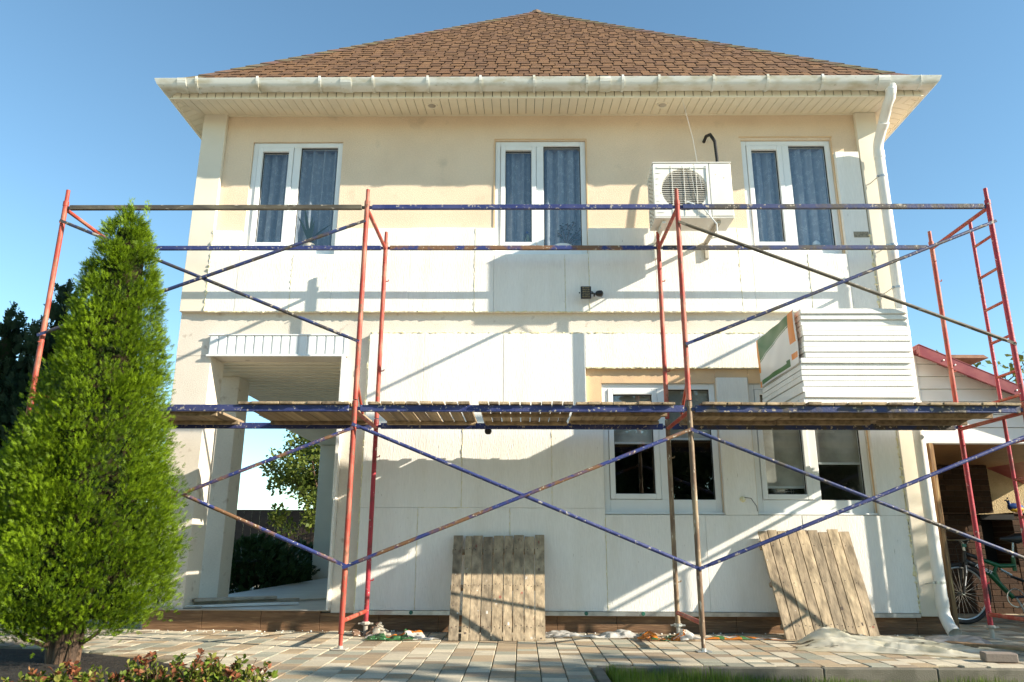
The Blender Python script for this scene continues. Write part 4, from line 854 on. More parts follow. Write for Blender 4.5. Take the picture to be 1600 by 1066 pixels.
# ------------------------------------------------------------------ foliage builders
def spray_template(nl=9, width=.15, side=.5):
    V = []; Q = []
    def leafq(p, d, L, w):
        i = len(V); n_ = np.array([-d[1], d[0], 0]); V.extend([p, p+d*L*.45+n_*w, p+d*L, p+d*L*.45-n_*w]); Q.append((i, i+1, i+2, i+3))
    leafq(np.array([0, .0, 0.]), np.array([0, 1., 0]), 1.0, width*.55)
    for k in range(nl):
        t = .12+.75*k/nl; s_ = 1 if k % 2 else -1; a = math.radians(42); d = np.array([s_*math.sin(a), math.cos(a), .18*((k % 3)-1)])
        leafq(np.array([0, t, 0.]), d, side*(1.05-t*.75), width*.62)
    return np.array(V), np.array(Q)
def place(TV, TQ, pos, upv, nrm, scale, cols, tipgain=.25, rng=RNG):
    """many copies of a template, joined in one mesh (numpy)"""
    n = len(pos); y = upv/np.linalg.norm(upv, axis=1, keepdims=True); x = np.cross(y, nrm); x /= np.linalg.norm(x, axis=1, keepdims=True)+1e-9; z = np.cross(x, y)
    V = pos[:, None, :]+scale[:, None, None]*(TV[None, :, 0:1]*x[:, None, :]+TV[None, :, 1:2]*y[:, None, :]+TV[None, :, 2:3]*z[:, None, :])
    Q = TQ[None]+(np.arange(n)*len(TV))[:, None, None]
    C = np.repeat(cols[:, None, :], len(TQ), 1)*(.85+.3*rng.random((n, len(TQ), 1)))
    return V.reshape(-1, 3), Q.reshape(-1, TQ.shape[1]), C.reshape(-1, 3)
def unit(v): return v/(np.linalg.norm(v, axis=1, keepdims=True)+1e-9)
def conifer(name, label, cx, cy, profile, ncl, per, smin, smax, base, tip, seed, nl=9, spires=(), lump=.10, group=None, clr=.12, lean=0, trunk=None, upbias=.75, width=.15, side=.5):
    rg = np.random.default_rng(seed); t = thing(name, label, 'conifer', (cx, cy, 0), group)
    zs = np.array([p[0] for p in profile]); rs = np.array([p[1] for p in profile])
    # cluster centres spread over the crown's surface and some inside
    zz = np.linspace(zs[0], zs[-1], 400); w = np.interp(zz, zs, rs)+.05; cdf = np.cumsum(w)/w.sum()
    z = np.interp(rg.random(ncl), cdf, zz); th = rg.random(ncl)*2*PI
    R = np.interp(z, zs, rs)*(1+lump*(np.sin(3*th+z*3.1+seed)+.7*np.sin(5*th-z*5.3))*.6+lump*.5*rg.normal(size=ncl)); R *= np.where(rg.random(ncl) < .2, .78, .97)
    cc = np.stack([cx+lean*(z-zs[0])+R*np.cos(th), cy+R*np.sin(th), z], 1)
    outd = np.stack([np.cos(th), np.sin(th), np.full(ncl, .15)], 1)
    crad = clr*(.6+.8*rg.random(ncl))*np.clip(np.interp(z, zs, rs)/rs.max()*1.3, .45, 1)
    n = ncl*per; ci = np.repeat(np.arange(ncl), per)
    off = unit(rg.normal(size=(n, 3)))*(rg.random((n, 1))**.5)
    pos = cc[ci]+off*crad[ci][:, None]*np.array([1, 1, 1.25])
    d = unit(outd[ci]*.55+off*.75+np.array([0, 0, upbias])+.25*rg.normal(size=(n, 3)))
    nr = unit(rg.normal(size=(n, 3))+outd[ci]*.3)
    sc = smin+(smax-smin)*rg.random(n)
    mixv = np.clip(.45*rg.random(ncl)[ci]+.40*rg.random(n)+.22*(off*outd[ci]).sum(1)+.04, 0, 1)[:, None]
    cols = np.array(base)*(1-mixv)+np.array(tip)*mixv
    TV, TQ = spray_template(nl, width, side)
    V, Q, C = place(TV, TQ, pos, d, nr, sc, cols, rng=rg)
    if len(spires):
        PV, PQ, PCc = [V], [Q], [C]; k0 = len(V)
        for (sx, sy_, sz0, sz1, ns) in spires:
            q = rg.random(ns); p_ = np.stack([cx+sx+.03*rg.normal(size=ns)*(1-q*.7), cy+sy_+.03*rg.normal(size=ns)*(1-q*.7), sz0+(sz1-sz0)*q], 1)
            dd = unit(np.stack([.45*rg.normal(size=ns), .45*rg.normal(size=ns), np.full(ns, 1.2)], 1)); c_ = np.array(tip)*(.8+.4*rg.random((ns, 1)))
            v2, q2, c2 = place(TV, TQ, p_, dd, unit(rg.normal(size=(ns, 3))), (smin+.3*(smax-smin))*np.ones(ns)*.8, c_, rng=rg); PV.append(v2); PQ.append(q2+k0); PCc.append(c2); k0 += len(v2)
        V, Q, C = np.concatenate(PV), np.concatenate(PQ), np.concatenate(PCc)
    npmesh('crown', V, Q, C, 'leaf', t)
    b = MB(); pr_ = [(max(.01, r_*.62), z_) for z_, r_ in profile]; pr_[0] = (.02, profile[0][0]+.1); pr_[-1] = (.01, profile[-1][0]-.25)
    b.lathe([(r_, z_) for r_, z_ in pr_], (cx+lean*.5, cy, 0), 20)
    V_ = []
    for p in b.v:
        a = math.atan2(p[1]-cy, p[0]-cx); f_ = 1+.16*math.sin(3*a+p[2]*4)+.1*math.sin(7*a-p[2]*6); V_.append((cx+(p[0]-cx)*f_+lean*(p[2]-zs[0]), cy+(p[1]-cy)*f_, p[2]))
    b.v = V_; b.build('twig_shade_core', 'twig_shade', t, smooth=True)  # solid core for the inner twigs, added dark to block light leaks
    if trunk:
        b = MB()
        for pts, rr in trunk: b.tube(pts, rr, 9)
        b.build('trunk', 'bark', t, smooth=True)
    return t
TX, TY = -1.84, -.78
trk = []
for k, (dx0, dx1, dy) in enumerate(((-.05, -.10, .0), (.03, .05, .03), (.0, .20, -.04), (-.03, -.28, .02), (.06, .02, -.05))):
    trk.append(([(TX+dx0, TY+dy, -.04), (TX+dx0*1.4+dx1*.15, TY+dy, .14), (TX+dx0+dx1*.5, TY+dy, .34), (TX+dx0+dx1, TY+dy*2, .8)], [.075-.008*k, .062-.007*k, .05-.006*k, .02]))
trk.append(([(TX, TY, 0), (TX, TY, 1.5), (TX+.02, TY, 2.6)], [.09, .06, .02]))
for k, (ex_, ez_, ey_) in enumerate(((-.42, .30, -.06), (-.55, .36, .1), (.36, .26, -.1), (-.30, .22, -.16))):
    trk.append(([(TX-.04, TY, .10+.02*k), (TX+ex_*.4, TY+ey_*.4, ez_*.55), (TX+ex_*.75, TY+ey_, ez_*.8), (TX+ex_, TY+ey_*1.2, ez_*1.25)], [.022, .017, .011, .005]))
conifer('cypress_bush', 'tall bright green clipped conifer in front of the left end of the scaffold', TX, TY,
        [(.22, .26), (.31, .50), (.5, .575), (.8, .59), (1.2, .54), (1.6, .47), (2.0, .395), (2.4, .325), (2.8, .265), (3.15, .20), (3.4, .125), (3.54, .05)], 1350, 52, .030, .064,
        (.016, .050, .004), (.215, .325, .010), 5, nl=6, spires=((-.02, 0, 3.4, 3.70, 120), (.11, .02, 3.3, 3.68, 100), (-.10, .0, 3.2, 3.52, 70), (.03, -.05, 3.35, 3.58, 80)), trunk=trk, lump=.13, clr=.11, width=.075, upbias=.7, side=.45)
for k, (cx, cy, hh, rr, lb) in enumerate(((-6.9, 5.0, 4.35, .75, 'dark conifer at the far left edge behind the bright conifer'), (-6.15, 5.2, 4.85, .7, 'tallest dark conifer behind the red corner post at left'), (-5.35, 4.9, 4.25, .75, 'dark conifer just behind the bright conifer, nearest the house'), (-7.9, 5.6, 4.5, .9, 'dark conifer outside the left edge of the view'))):
    conifer('dark_conifer', lb, cx, cy, [(.1, rr*.8), (.8, rr), (1.8, rr*1.02), (2.6, rr*.85), (hh-1.0, rr*.55), (hh-.4, rr*.25), (hh, .05)], 190, 22, .12, .24, (.016, .036, .018), (.038, .070, .034), 20+k, nl=7,
            spires=((0, 0, hh-.3, hh+.25, 30), (.3, .1, hh-1.2, hh-.3, 25), (-.3, 0, hh-1.1, hh-.35, 25)), group='dark conifers behind at left', clr=.26, upbias=1.4, trunk=[([(cx, cy, -.1), (cx, cy, hh*.6)], [.1, .04])])
LT_V = np.array([(0, 0, 0), (.32, .5, .05), (0, 1, -.05), (-.32, .5, .05)], float); LT_Q = np.array([(0, 1, 2, 3)])
def leafcloud(centres, rads, per, smin, smax, c0, c1, seed, squash=.8, upv=.2, TV=LT_V, TQ=LT_Q):
    rg = np.random.default_rng(seed); n = len(centres)*per; ci = np.repeat(np.arange(len(centres)), per)
    off = unit(rg.normal(size=(n, 3)))*(rg.random((n, 1))**.45); pos = np.array(centres)[ci]+off*np.array(rads)[ci][:, None]*np.array([1, 1, squash])
    d = unit(off+rg.normal(size=(n, 3))*.7+np.array([0, 0, upv])); nr = unit(rg.normal(size=(n, 3))+np.array([0, 0, .6]))
    mv = np.clip(rg.random(len(centres))[ci]*.5+rg.random(n)*.6, 0, 1)[:, None]; cols = np.array(c0)*(1-mv)+np.array(c1)*mv
    return place(TV, TQ, pos, d, nr, smin+(smax-smin)*rg.random(n), cols, rng=rg)
def broadleaf(name, label, base, height, ctr, rad, ncl, per, ls, c0, c1, seed, group=None, squash=1.0, limbs=9):
    rg = random.Random(seed); t = thing(name, label, 'tree', base, group); base = Vector(base); ctr = Vector(ctr); b = MB(); cs = []; rs = []
    fork = base+Vector((0, 0, height*.25)); b.tube([base+Vector((0, 0, -.15)), base+Vector((.02, .02, height*.12)), fork], [.11, .09, .075], 9)
    for k in range(limbs):
        a = rg.random()*6.28; el_ = rg.uniform(-.3, 1.2); d = Vector((math.cos(a)*math.cos(el_), math.sin(a)*math.cos(el_), math.sin(el_)*squash)); e_ = ctr+d*rad*rg.uniform(.6, .95)
        m1 = fork.lerp(e_, .5)+Vector((rg.uniform(-.1, .1), rg.uniform(-.1, .1), .12*rad)); b.tube([fork, m1, e_], [.05, .028, .008], 7)
        for q in range(4):
            s_ = m1.lerp(e_, rg.uniform(.2, .9)); f_ = s_+Vector((rg.uniform(-1, 1), rg.uniform(-1, 1), rg.uniform(-.3, 1)))*rad*.4; b.tube([s_, (s_+f_)/2+Vector((0, 0, .03)), f_], [.016, .01, .004], 5); cs.append(f_); rs.append(rad*rg.uniform(.14, .26))
        cs.append(e_); rs.append(rad*rg.uniform(.15, .28))
    while len(cs) < ncl:
        a = rg.random()*6.28; u_ = rg.uniform(-1, 1); rr = rg.random()**.4; s_ = math.sqrt(1-u_*u_); cs.append(ctr+Vector((s_*math.cos(a), s_*math.sin(a), u_*squash))*rad*rr*.95); rs.append(rad*rg.uniform(.12, .24))
    V, Q, C = leafcloud([tuple(c) for c in cs], rs, per, ls*.7, ls*1.3, c0, c1, seed); npmesh('crown', V, Q, C, 'leaf', t); b.build('trunk', 'bark', t, smooth=True); return t
broadleaf('leafy_tree', 'sunlit leafy tree beyond the porch and the dark fence', (-4.3, 15.6, 0), 4.2, (-4.45, 15.6, 2.6), 1.75, 110, 90, .13, (.04, .075, .012), (.17, .20, .035), 41)
broadleaf('leafy_tree', 'tree peeking over the maroon roof beside the chimney', (10.1, 8.5, 0), 4.6, (10.0, 8.5, 3.55), 1.15, 34, 16, .13, (.05, .09, .02), (.13, .16, .05), 43)
broadleaf('leafy_tree', 'tree with yellowish leaves at the right edge above the maroon roof', (12.5, 8.2, 0), 4.6, (12.35, 8.0, 3.7), 1.35, 44, 22, .13, (.06, .10, .02), (.20, .20, .05), 44)
# trees outside the frame: right of the view they cast the dappled shade, opposite the house the lower windows mirror them
cs, rs = [], []
rg = random.Random(3)
def wall_hit(p):
    t = (1.34-p[1])/(-SUN.y); return p[0]-SUN.x*t, p[2]-SUN.z*t
while len(cs) < 150:
    p = (13.2+rg.gauss(0, 1.1), -1.0+rg.gauss(0, 1.2), 3.7+rg.gauss(0, .9)); hx, hz = wall_hit(p); gt = p[2]/SUN.z; gx_g, gy_g = p[0]-SUN.x*gt, p[1]-SUN.y*gt
    ok = (gx_g > 5.3+rg.gauss(0, .2) and gy_g > -.9) if gy_g < 1.2 else (hx > 5.75+rg.gauss(0, .25) and hz < 1.25+.25*(hx > 6.1))
    if p[2] > .8 and ok: cs.append(p); rs.append(rg.uniform(.22, .42))
for k in range(30): cs.append((12.2+rg.gauss(0, .9), -4.95+rg.gauss(0, .2), 5.2+rg.gauss(0, .3))); rs.append(rg.uniform(.12, .28))
V1_, Q1_, C1_ = leafcloud(cs, rs, 70, .08, .15, (.04, .08, .02), (.09, .14, .03), 61)
cs, rs = [], []
for k in range(170):
    x_ = rg.uniform(2.0, 16.5); cs.append((x_, -17+rg.gauss(0, 1.0), rg.random()*(6.0+1.0*math.sin(x_*.9)+.7*math.sin(x_*2.3)))); rs.append(rg.uniform(.5, 1.0))
cs2 = [(rg.uniform(2.5, 18), -21+rg.gauss(0, .6), rg.random()*7.0) for k in range(230)]; rs2 = [rg.uniform(.6, 1.1) for k in cs2]
V3_, Q3_, C3_ = leafcloud(cs2, rs2, 60, .3, .5, (.012, .022, .008), (.03, .045, .015), 63)
V2_, Q2_, C2_ = leafcloud(cs, rs, 210, .12, .24, (.015, .03, .01), (.05, .07, .02), 62)
setp(npmesh('trees', np.concatenate([V1_, V2_, V3_]), np.concatenate([Q1_, Q2_+len(V1_), Q3_+len(V1_)+len(V2_)]), np.concatenate([C1_, C2_, C3_]), 'leaf'), kind='stuff')
# low shrubs at lower left
leaf2V = np.array([(0, 0, 0), (.24, .35, .06), (.26, .65, .05), (0, 1, -.06), (-.26, .65, .05), (-.24, .35, .06)], float); leaf2Q = np.array([(0, 1, 2, 3), (0, 3, 4, 5)])
for k, (sx, sy, sr, sh_, lb) in enumerate(((-.92, -2.75, .30, .225, 'low shrub with pink tinged leaves at the foot of the bright conifer'), (-.58, -2.72, .30, .26, 'low shrub of yellow green leaves, second from left'), (-.24, -2.66, .32, .31, 'tallest low shrub, with one long dark shoot, at lower left'),
        (.03, -2.70, .28, .275, 'low shrub with red tipped upright shoots over the paving'), (.25, -2.92, .26, .19, 'low shrub with orange red leaves nearest the paving'))):
    t = thing('low_shrub', lb, 'shrub', (sx, sy, 0), 'low shrubs in the corner bed'); rg = np.random.default_rng(80+k); b = MB(); P, D, Cc, S = [], [], [], []
    for s_ in range(46):
        a = rg.random()*6.28; rr = sr*rg.random()**.5; tip = np.array([sx+rr*math.cos(a), sy+rr*math.sin(a), sh_*(.72+.38*rg.random())-rr*.12]); root = np.array([sx+rr*.2*math.cos(a), sy+rr*.2*math.sin(a), -.02]); mid = (tip+root)/2+np.array([.1*rr*math.cos(a), .1*rr*math.sin(a), .04])
        b.tube([root, mid, tip], [.004, .003, .0015], 4); pink = rg.random()
        for q in range(38):
            u_ = .12+.88*rg.random(); p_ = (1-u_)**2*root+2*u_*(1-u_)*mid+u_*u_*tip; P.append(p_); dd = rg.normal(size=3); dd[2] = abs(dd[2])*.8+.35; D.append(dd)
            c = np.array([.12, .17, .02])*(.6+.7*rg.random()); 
            if u_ > .84 and pink > .5: c = np.array([.24, .085, .04])*(.7+.6*rg.random())
            elif rg.random() < .3: c = np.array([.24, .24, .05])
            elif rg.random() < (.25 if k in (0, 4) else .08): c = np.array([.30, .16, .07])
            Cc.append(c); S.append(.024+.020*rg.random()*(1.2-u_*.5))
    V, Q, C = place(leaf2V, leaf2Q, np.array(P), np.array(D), unit(rg.normal(size=(len(P), 3))+np.array([0, 0, 1.2])), np.array(S), np.array(Cc), rng=rg)
    npmesh('leaves', V, Q, C, 'leaf', t); b.build('stems', 'bark', t)
# junipers and fence beyond the porch
for k, (cx, cy, rr, hh, lb) in enumerate(((-3.15, 6.6, .75, .85, 'low dark juniper beyond the porch, behind the inner column'), (-3.6, 8.4, .85, .80, 'low dark juniper in the middle behind the porch'), (-3.25, 9.9, .75, .75, 'low dark juniper behind the porch, nearest the far pillar'))):
    conifer('juniper_bush', lb, cx, cy, [(.02, rr*.8), (.3, rr), (.55, rr*.75), (hh, .12)], 70, 22, .10, .2, (.02, .045, .015), (.04, .075, .025), 50+k, nl=7, group='low junipers behind the porch', clr=.22)
t = thing('fence', 'dark brown sheet fence behind the porch', 'fence', (-5, 17.4, 0)); b = MB()
xx = -16.0
while xx < -.5: b.box(xx, xx+.17, 17.4, 17.415, -.1, 1.86); b.box(xx+.17, xx+.25, 17.385, 17.399, -.1, 1.86); xx += .25
b.build('sheet', 'fence', t); b = MB()
b.box(-16, -.5, 17.37, 17.43, 1.861, 1.90); b.build('cap_rail', 'fence', t)
for xx in (-14, -11.5, -9, -6.5, -4, -1.5):
    b = MB(); b.box(xx, xx+.06, 17.42, 17.48, -.1, 1.85); b.build('post', 'fence', t)
# ------------------------------------------------------------------ summer kitchen at right
GYF = 1.72
gar = thing('summer_kitchen', 'white sided shelter with maroon sloping roof at the right of the house', 'shelter', (7.1, 2.5, 0))
RS = .4535
def rz(x_): return 2.985-RS*(x_-5.964)
b = MB(); z = 1.985; lo = 1.965
while z < 2.95:
    xe = min(8.6, 5.964+(2.985-z-.0)/RS-.01)
    xe2 = min(8.6, 5.964+(2.985-z-.145)/RS-.01)
    if xe > 5.98:
        xe2 = max(5.975, xe2); zt_ = z+.140 if xe2 > 5.98 else z+(.140)*.8
        V_ = [(5.97, GYF-.012, z), (xe, GYF-.012, z), (xe2, GYF+.004, zt_), (5.97, GYF+.004, zt_)]; V_ += [(p[0], GYF+.05, p[2]) for p in V_]
        b.add(V_, [(0, 1, 2, 3), (7, 6, 5, 4), (0, 4, 5, 1), (1, 5, 6, 2), (2, 6, 7, 3), (3, 7, 4, 0)])
    z += .145
b.box(5.95, 8.62, GYF-.03, GYF+.06, 1.945, 1.984, .004); b.box(5.955, 5.995, GYF-.022, GYF+.05, 1.985, 2.93, .003)
b.build('gable_siding', 'siding', gar)
b = MB(); x1_ = 8.75
for (dz0, dz1, ya, yb2) in ((.0, .028, GYF-.16, 4.65),): b.add([(5.955, ya, rz(5.955)+dz0), (x1_, ya, rz(x1_)+dz0), (x1_, yb2, rz(x1_)+dz0), (5.955, yb2, rz(5.955)+dz0), (5.955, ya, rz(5.955)+dz1), (x1_, ya, rz(x1_)+dz1), (x1_, yb2, rz(x1_)+dz1), (5.955, yb2, rz(5.955)+dz1)], [(3, 2, 1, 0), (4, 5, 6, 7), (0, 1, 5, 4), (1, 2, 6, 5), (2, 3, 7, 6), (3, 0, 4, 7)])
for (o0, o1, ya, yb2) in ((-.085, .04, GYF-.20, GYF-.165), (-.05, .004, GYF-.164, GYF-.13), (.032, .05, GYF-.2, GYF-.05)):
    b.add([(5.955, ya, rz(5.955)+o0), (x1_, ya, rz(x1_)+o0), (x1_, yb2, rz(x1_)+o0), (5.955, yb2, rz(5.955)+o0), (5.955, ya, rz(5.955)+o1), (x1_, ya, rz(x1_)+o1), (x1_, yb2, rz(x1_)+o1), (5.955, yb2, rz(5.955)+o1)], [(3, 2, 1, 0), (4, 5, 6, 7), (0, 1, 5, 4), (1, 2, 6, 5), (2, 3, 7, 6), (3, 0, 4, 7)])
rf_ = b.build('roof', 'maroon', gar)
for x_ in (6.2, 6.32, 6.95, 7.5, 8.1):
    b = MB(); b.lathe([(.011, 0), (.008, -.008), (0, -.01)], (x_, GYF-.2, rz(x_)-.03), 8, 'Y'); b.build('roof_screw', 'galv', rf_)
b = MB(); yy = GYF+.07
b.box(5.96, 8.6, GYF+.06, 4.4, 1.972, 1.982)
while yy < 4.38: b.box(5.96, 8.6, yy+.004, yy+.086, 1.952, 1.971, .003); yy += .09
b.build('ceiling_slats', 'slat', gar)
b = MB(); b.box(5.985, 6.03, GYF-.05, GYF+.02, -.02, 1.944, .004); b.box(6.034, 6.052, GYF-.02, GYF+.03, -.02, 1.944, .003); b.build('corner_post', 'post', gar)
b = MB(); b.box(8.5, 8.6, GYF, GYF+.1, -.02, 1.944, .004); b.build('corner_post', 'post', gar)
b = MB(); b.box(8.56, 8.60, GYF+.105, 3.45, -.05, 2.2); b.build('added_shade_wall', 'siding', gar)  # unseen wall added to keep daylight out of the shelter
b = MB(); b.box(5.8, 9.2, 4.4, 4.55, -.05, 2.1); b.build('back_wall', 'stucco', gar)
# brick oven
ov = thing('brick_oven', 'dark brick barbecue oven inside the shelter behind the bicycle', 'oven', (7.6, 4.1, 0))
def bricks(b, x0, x1, y0, y1, z0, z1, hb=.075, lb=.24):
    z = z0; r_ = 0
    while z < z1-.01:
        zt_ = min(z1, z+hb)-.006; xx = x0-(lb/2 if r_ % 2 else 0)
        while xx < x1-.005:
            a, c = max(x0, xx)+.003, min(x1, xx+lb)-.003
            if c-a > .01: t_ = random.uniform(.7, 1.2); b.box(a, c, y0+rj(.003), y1, z, zt_, .004, tuple(q*t_ for q in random.choice(((.065, .033, .017), (.08, .042, .021), (.055, .028, .014)))))
            xx += lb
        z += hb; r_ += 1
    b.box(x0+.004, x1-.004, y0+.008, y1-.002, z0, z1-.004, 0, (.10, .08, .06))
b = MB(); bricks(b, 7.12, 7.98, 3.95, 4.398, 1.30, 1.95); b.build('chimney_breast', 'brick', ov)
b = MB(); bricks(b, 7.05, 7.72, 3.85, 4.397, 0, 1.27); bricks(b, 8.14, 8.45, 3.85, 4.397, 0, 1.27); bricks(b, 7.722, 8.138, 3.85, 4.396, 0, .62); b.build('base', 'brick', ov)
b = MB(); b.box(7.722, 8.138, 4.3, 4.39, .622, 1.2); b.box(7.70, 8.15, 3.80, 4.29, 1.20, 1.272, .004); b.build('firebox', 'black', ov)
for xa, xb in ((7.05, 7.70), (8.16, 8.47)):
    b = MB(); b.box(xa, xb, 3.83, 4.396, 1.274, 1.298, .005, (.09, .05, .03)); b.build('mantel', 'brick', ov)
ch = thing('chimney', 'brown chimney with flat cap rising behind the maroon roof', 'chimney', (7.93, 4.3, 2.0))
b = MB(); bricks(b, 7.72, 8.10, 4.14, 4.5, 2.0, 3.42); b.build('shaft', 'brick', ch)
b = MB(); b.add([(7.56, 4.0, 3.50), (8.30, 4.0, 3.50), (8.30, 4.65, 3.50), (7.56, 4.65, 3.50), (7.6, 4.05, 3.56), (8.26, 4.05, 3.56), (8.26, 4.6, 3.56), (7.6, 4.6, 3.56), (7.72, 4.14, 3.42), (8.1, 4.14, 3.42), (8.1, 4.5, 3.42), (7.72, 4.5, 3.42)], [(4, 5, 6, 7), (0, 1, 5, 4), (1, 2, 6, 5), (2, 3, 7, 6), (3, 0, 4, 7), (8, 9, 1, 0), (9, 10, 2, 1), (10, 11, 3, 2), (11, 8, 0, 3)]); b.build('cap', 'cap', ch)
t = thing('glass_bottle', 'small glass bottle of amber liquid standing on the oven mantel', 'bottle', (7.68, 3.88, 1.30))
b = MB(); b.lathe([(.03, 0), (.035, .01), (.035, .12), (.013, .17), (.013, .21)], (7.66, 3.89, 1.30), 14); b.build('glass_body', 'bottleglass', t, smooth=True)
b = MB(); b.lathe([(0, .006), (.03, .006), (.03, .08), (0, .08)], (7.66, 3.89, 1.30), 12); b.build('liquid', 'yellow', t)
b = MB(); b.lathe([(.016, .2), (.016, .23), (0, .231)], (7.66, 3.89, 1.30), 10); b.build('stopper', 'red', t)
t = thing('toy_duck', 'small blue and yellow bird shaped toy standing on the oven mantel', 'toy', (8.25, 3.9, 1.30))
b = MB(); b.lathe([(0, -.105), (.035, -.09), (.055, -.03), (.05, .04), (.02, .10), (0, .115)], (8.26, 3.92, 1.375), 12, 'X'); b.tube([(8.19, 3.92, 1.40), (8.175, 3.92, 1.44), (8.17, 3.92, 1.465)], [.022, .018, .024], 10); b.tube([(8.155, 3.92, 1.468), (8.125, 3.92, 1.462)], [.012, .005], 8); b.tube([(8.175, 3.92, 1.48), (8.17, 3.92, 1.51)], [.012, .004], 6); b.build('toy_body', 'blueplastic', t, smooth=True)
b = MB(); b.lathe([(0, -.085), (.03, -.07), (.045, 0), (.035, .07), (0, .10)], (8.265, 3.91, 1.345), 12, 'X'); b.build('toy_belly', 'yellow', t, smooth=True)
# ------------------------------------------------------------------ bicycle
BY = 2.42
bk = thing('bicycle', 'green mountain bicycle parked in the shelter behind the red end posts', 'bicycle', (7.0, BY, 0))
FWx, RWx, WR = 6.52, 7.60, .335
def wheel(cx):
    b = MB(); T = np.linspace(0, 2*PI, 49)
    b.tube([(cx+(WR-.024)*math.cos(t), BY, WR+(WR-.024)*math.sin(t)) for t in T], .024, 10, cap=False); w_ = b.build('wheel', 'rubber', bk, smooth=True)
    b = MB(); b.tube([(cx+(WR-.052)*math.cos(t), BY, WR+(WR-.052)*math.sin(t)) for t in T], .012, 8, cap=False); b.build('rim', 'galv', w_, smooth=True)
    b = MB()
    for k in range(28):
        a = 2*PI*k/28; c_ = a+(.5 if k % 2 else -.5); b.tube([(cx+.02*math.cos(c_), BY+(.025 if k % 4 < 2 else -.025), WR+.02*math.sin(c_)), (cx+(WR-.055)*math.cos(a), BY, WR+(WR-.055)*math.sin(a))], .0014, 4, cap=False)
    b.build('spokes', 'trim', w_)
    b = MB(); b.tube([(cx, BY-.05, WR), (cx, BY+.05, WR)], .018, 10); b.build('hub', 'steel', w_, smooth=True)
wheel(FWx); wheel(RWx)
HTt, HTb = Vector((6.625, BY, .80)), Vector((6.60, BY, .66)); BBp = Vector((7.10, BY, .29)); STt = Vector((7.17, BY, .73))
b = MB(); b.tube([HTt, HTb], .022, 10); b.tube([HTt+Vector((.01, 0, -.03)), Vector((6.82, BY, .70))], [.022, .024], 10); b.tube([HTb+Vector((.01, 0, .03)), Vector((6.72, BY, .645)), Vector((6.84, BY, .575))], [.030, .032, .030], 10); b.build('front_frame', 'black', bk, smooth=True)
b = MB(); b.tube([Vector((6.82, BY, .70)), Vector((7.0, BY, .635)), Vector((7.18, BY, .64))], [.024, .026, .024], 10); b.tube([Vector((6.84, BY, .575)), Vector((6.88, BY, .545)), Vector((7.0, BY, .40)), BBp], [.030, .030, .027, .026], 10)
b.tube([Vector((6.97, BY, .64)), Vector((6.93, BY, .57)), Vector((6.97, BY, .44)), Vector((7.03, BY, .36))], [.02, .022, .02, .018], 8); b.tube([STt, Vector((7.17, BY, .58))], .022, 10)
fr_ = b.build('frame', 'green', bk, smooth=True)
b = MB()
for s_ in (-.05, .05): b.tube([Vector((FWx, BY+s_, WR)), Vector((6.575, BY+s_, .56)), Vector((6.59, BY+s_*.9, .66))], [.014, .019, .019], 9)
b.tube([Vector((6.59, BY-.06, .66)), Vector((6.59, BY+.06, .66))], .02, 8); b.tube([Vector((FWx, BY-.06, WR)), Vector((FWx, BY+.06, WR))], .008, 6); b.build('fork', 'black', bk, smooth=True)
b = MB()
for s_ in (-.05, .05): b.tube([BBp+Vector((0, s_*.6, 0)), Vector((RWx, BY+s_, WR))], .012, 8); b.tube([Vector((7.12, BY+s_*.5, .52)), Vector((RWx, BY+s_, WR))], .011, 8)
b.tube([Vector((RWx, BY-.06, WR)), Vector((RWx, BY+.06, WR))], .008, 6); b.build('rear_stays', 'black', bk, smooth=True)
b = MB(); b.tube([HTt, HTt+Vector((-.01, 0, .09)), HTt+Vector((-.05, -.02, .12))], .016, 8); b.tube([HTt+Vector((-.04, -.31, .16)), HTt+Vector((-.06, -.18, .12)), HTt+Vector((-.06, 0, .12)), HTt+Vector((-.06, .18, .12)), HTt+Vector((-.04, .31, .16))], .012, 8); hb_ = b.build('handlebar', 'steel', bk, smooth=True)
for s_ in (-1, 1):
    b = MB(); b.tube([HTt+Vector((-.02, .36*s_, .18)), HTt+Vector((-.045, .25*s_, .145))], .017, 8); b.build('grip', 'rubber', hb_)
b = MB(); b.tube([HTt+Vector((-.05, -.22, .12)), HTt+Vector((-.12, -.28, .08))], .006, 5); b.build('brake_lever', 'rubber', hb_)
b = MB(); b.tube([HTt+Vector((-.05, -.15, .12)), HTt+Vector((-.16, -.12, .05)), HTt+Vector((-.10, -.04, -.15)), HTb+Vector((-.06, -.02, -.1))], .004, 5); b.build('cable', 'black', bk)
b = MB(); b.tube([STt, STt+Vector((.03, 0, .18))], .014, 8); b.build('seat_post', 'steel', bk, smooth=True)
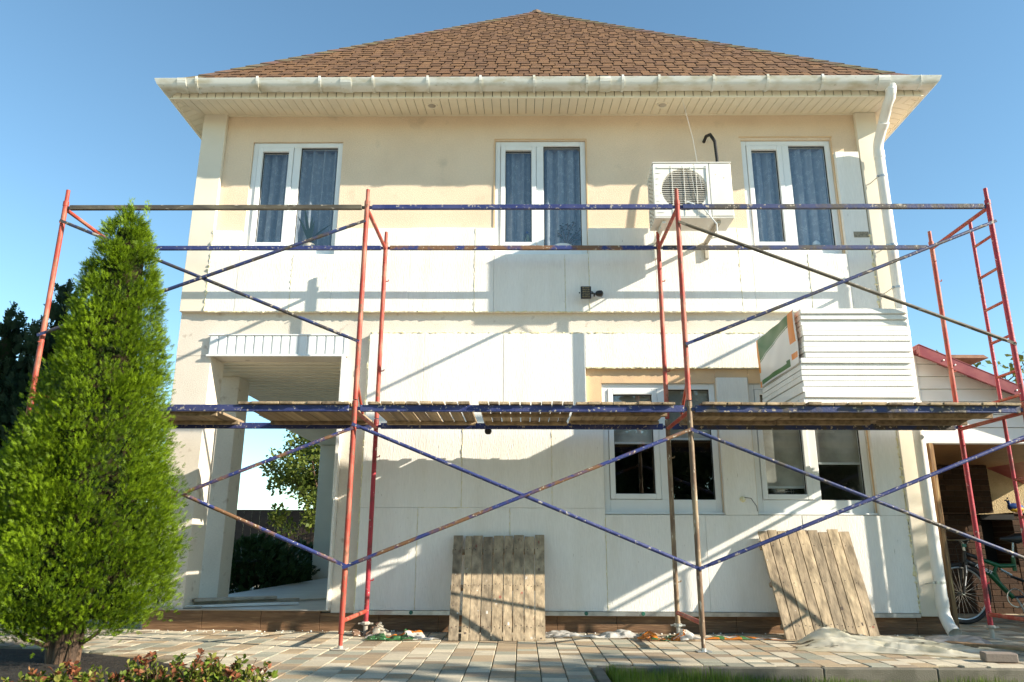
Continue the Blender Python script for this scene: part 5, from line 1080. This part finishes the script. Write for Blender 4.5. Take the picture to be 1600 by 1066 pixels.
b = MB(); b.tube([STt+Vector((-.12, 0, .205)), STt+Vector((-.03, 0, .205)), STt+Vector((.08, 0, .21)), STt+Vector((.15, 0, .225))], [.018, .032, .062, .05], 12, flat=1); o = b.build('saddle', 'black', bk, smooth=True)
b = MB(); T = np.linspace(0, 2*PI, 29); b.tube([(BBp.x+.098*math.cos(t), BY-.05, BBp.z+.098*math.sin(t)) for t in T], .006, 6, cap=False); b.tube([(BBp.x, BY-.06, BBp.z), (BBp.x+.06, BY-.075, BBp.z-.15)], .012, 6); b.box(BBp.x+.03, BBp.x+.10, BY-.17, BY-.08, BBp.z-.165, BBp.z-.145); b.build('crankset', 'galv', bk, smooth=True)
b = MB(); b.tube([(7.0, BY, .60), (7.12, BY, .53)], .016, 8); b.build('shock_absorber', 'steel', bk)
b = MB(); b.obox((6.60, BY-.06, .86), (.018, 0, 0), (0, .012, 0), (0, 0, .018)); b.build('bell', 'greenplastic', bk)
b = MB(); b.tube([(6.535, BY-.075, .42), (6.565, BY-.07, .52)], .004, 5); b.tube([(6.575, BY-.07, .56), (6.585, BY-.065, .64)], .005, 5); b.build('fork_sticker', 'whitep', bk)
fc = bpy.data.curves.new('frame_lettering', 'FONT'); fc.body = 'AZIMUT'; fc.size = .055; fc.extrude = .001
fo = bpy.data.objects.new('lettering_source', fc); COL.objects.link(fo); bpy.context.view_layer.update()
me = bpy.data.meshes.new_from_object(fo.evaluated_get(bpy.context.evaluated_depsgraph_get())); COL.objects.unlink(fo); bpy.data.objects.remove(fo)
lo_ = link('frame_lettering', me, 'whitep', bk); lo_.location = Vector((6.70, BY-.037, .63))-ORG[bk.name]; lo_.rotation_euler = (PI/2, math.radians(27), 0)
# ------------------------------------------------------------------ wires at right
for k, (p0, p1, lb) in enumerate((((8, 12, 4.3), (22, 13, 4.1), 'thin overhead wire above the chimney at right'), ((8, 12, 3.7), (22, 12, 2.8), 'thin overhead wire sloping behind the yellowish tree at right'))):
    b = MB(); P0, P1 = Vector(p0), Vector(p1); b.tube([P0.lerp(P1, q/12)-Vector((0, 0, .35*4*(q/12)*(1-q/12))) for q in range(13)], .008, 5); setp(b.build('overhead_wire', 'wire', org=p0), lb, 'wire', 'overhead wires')
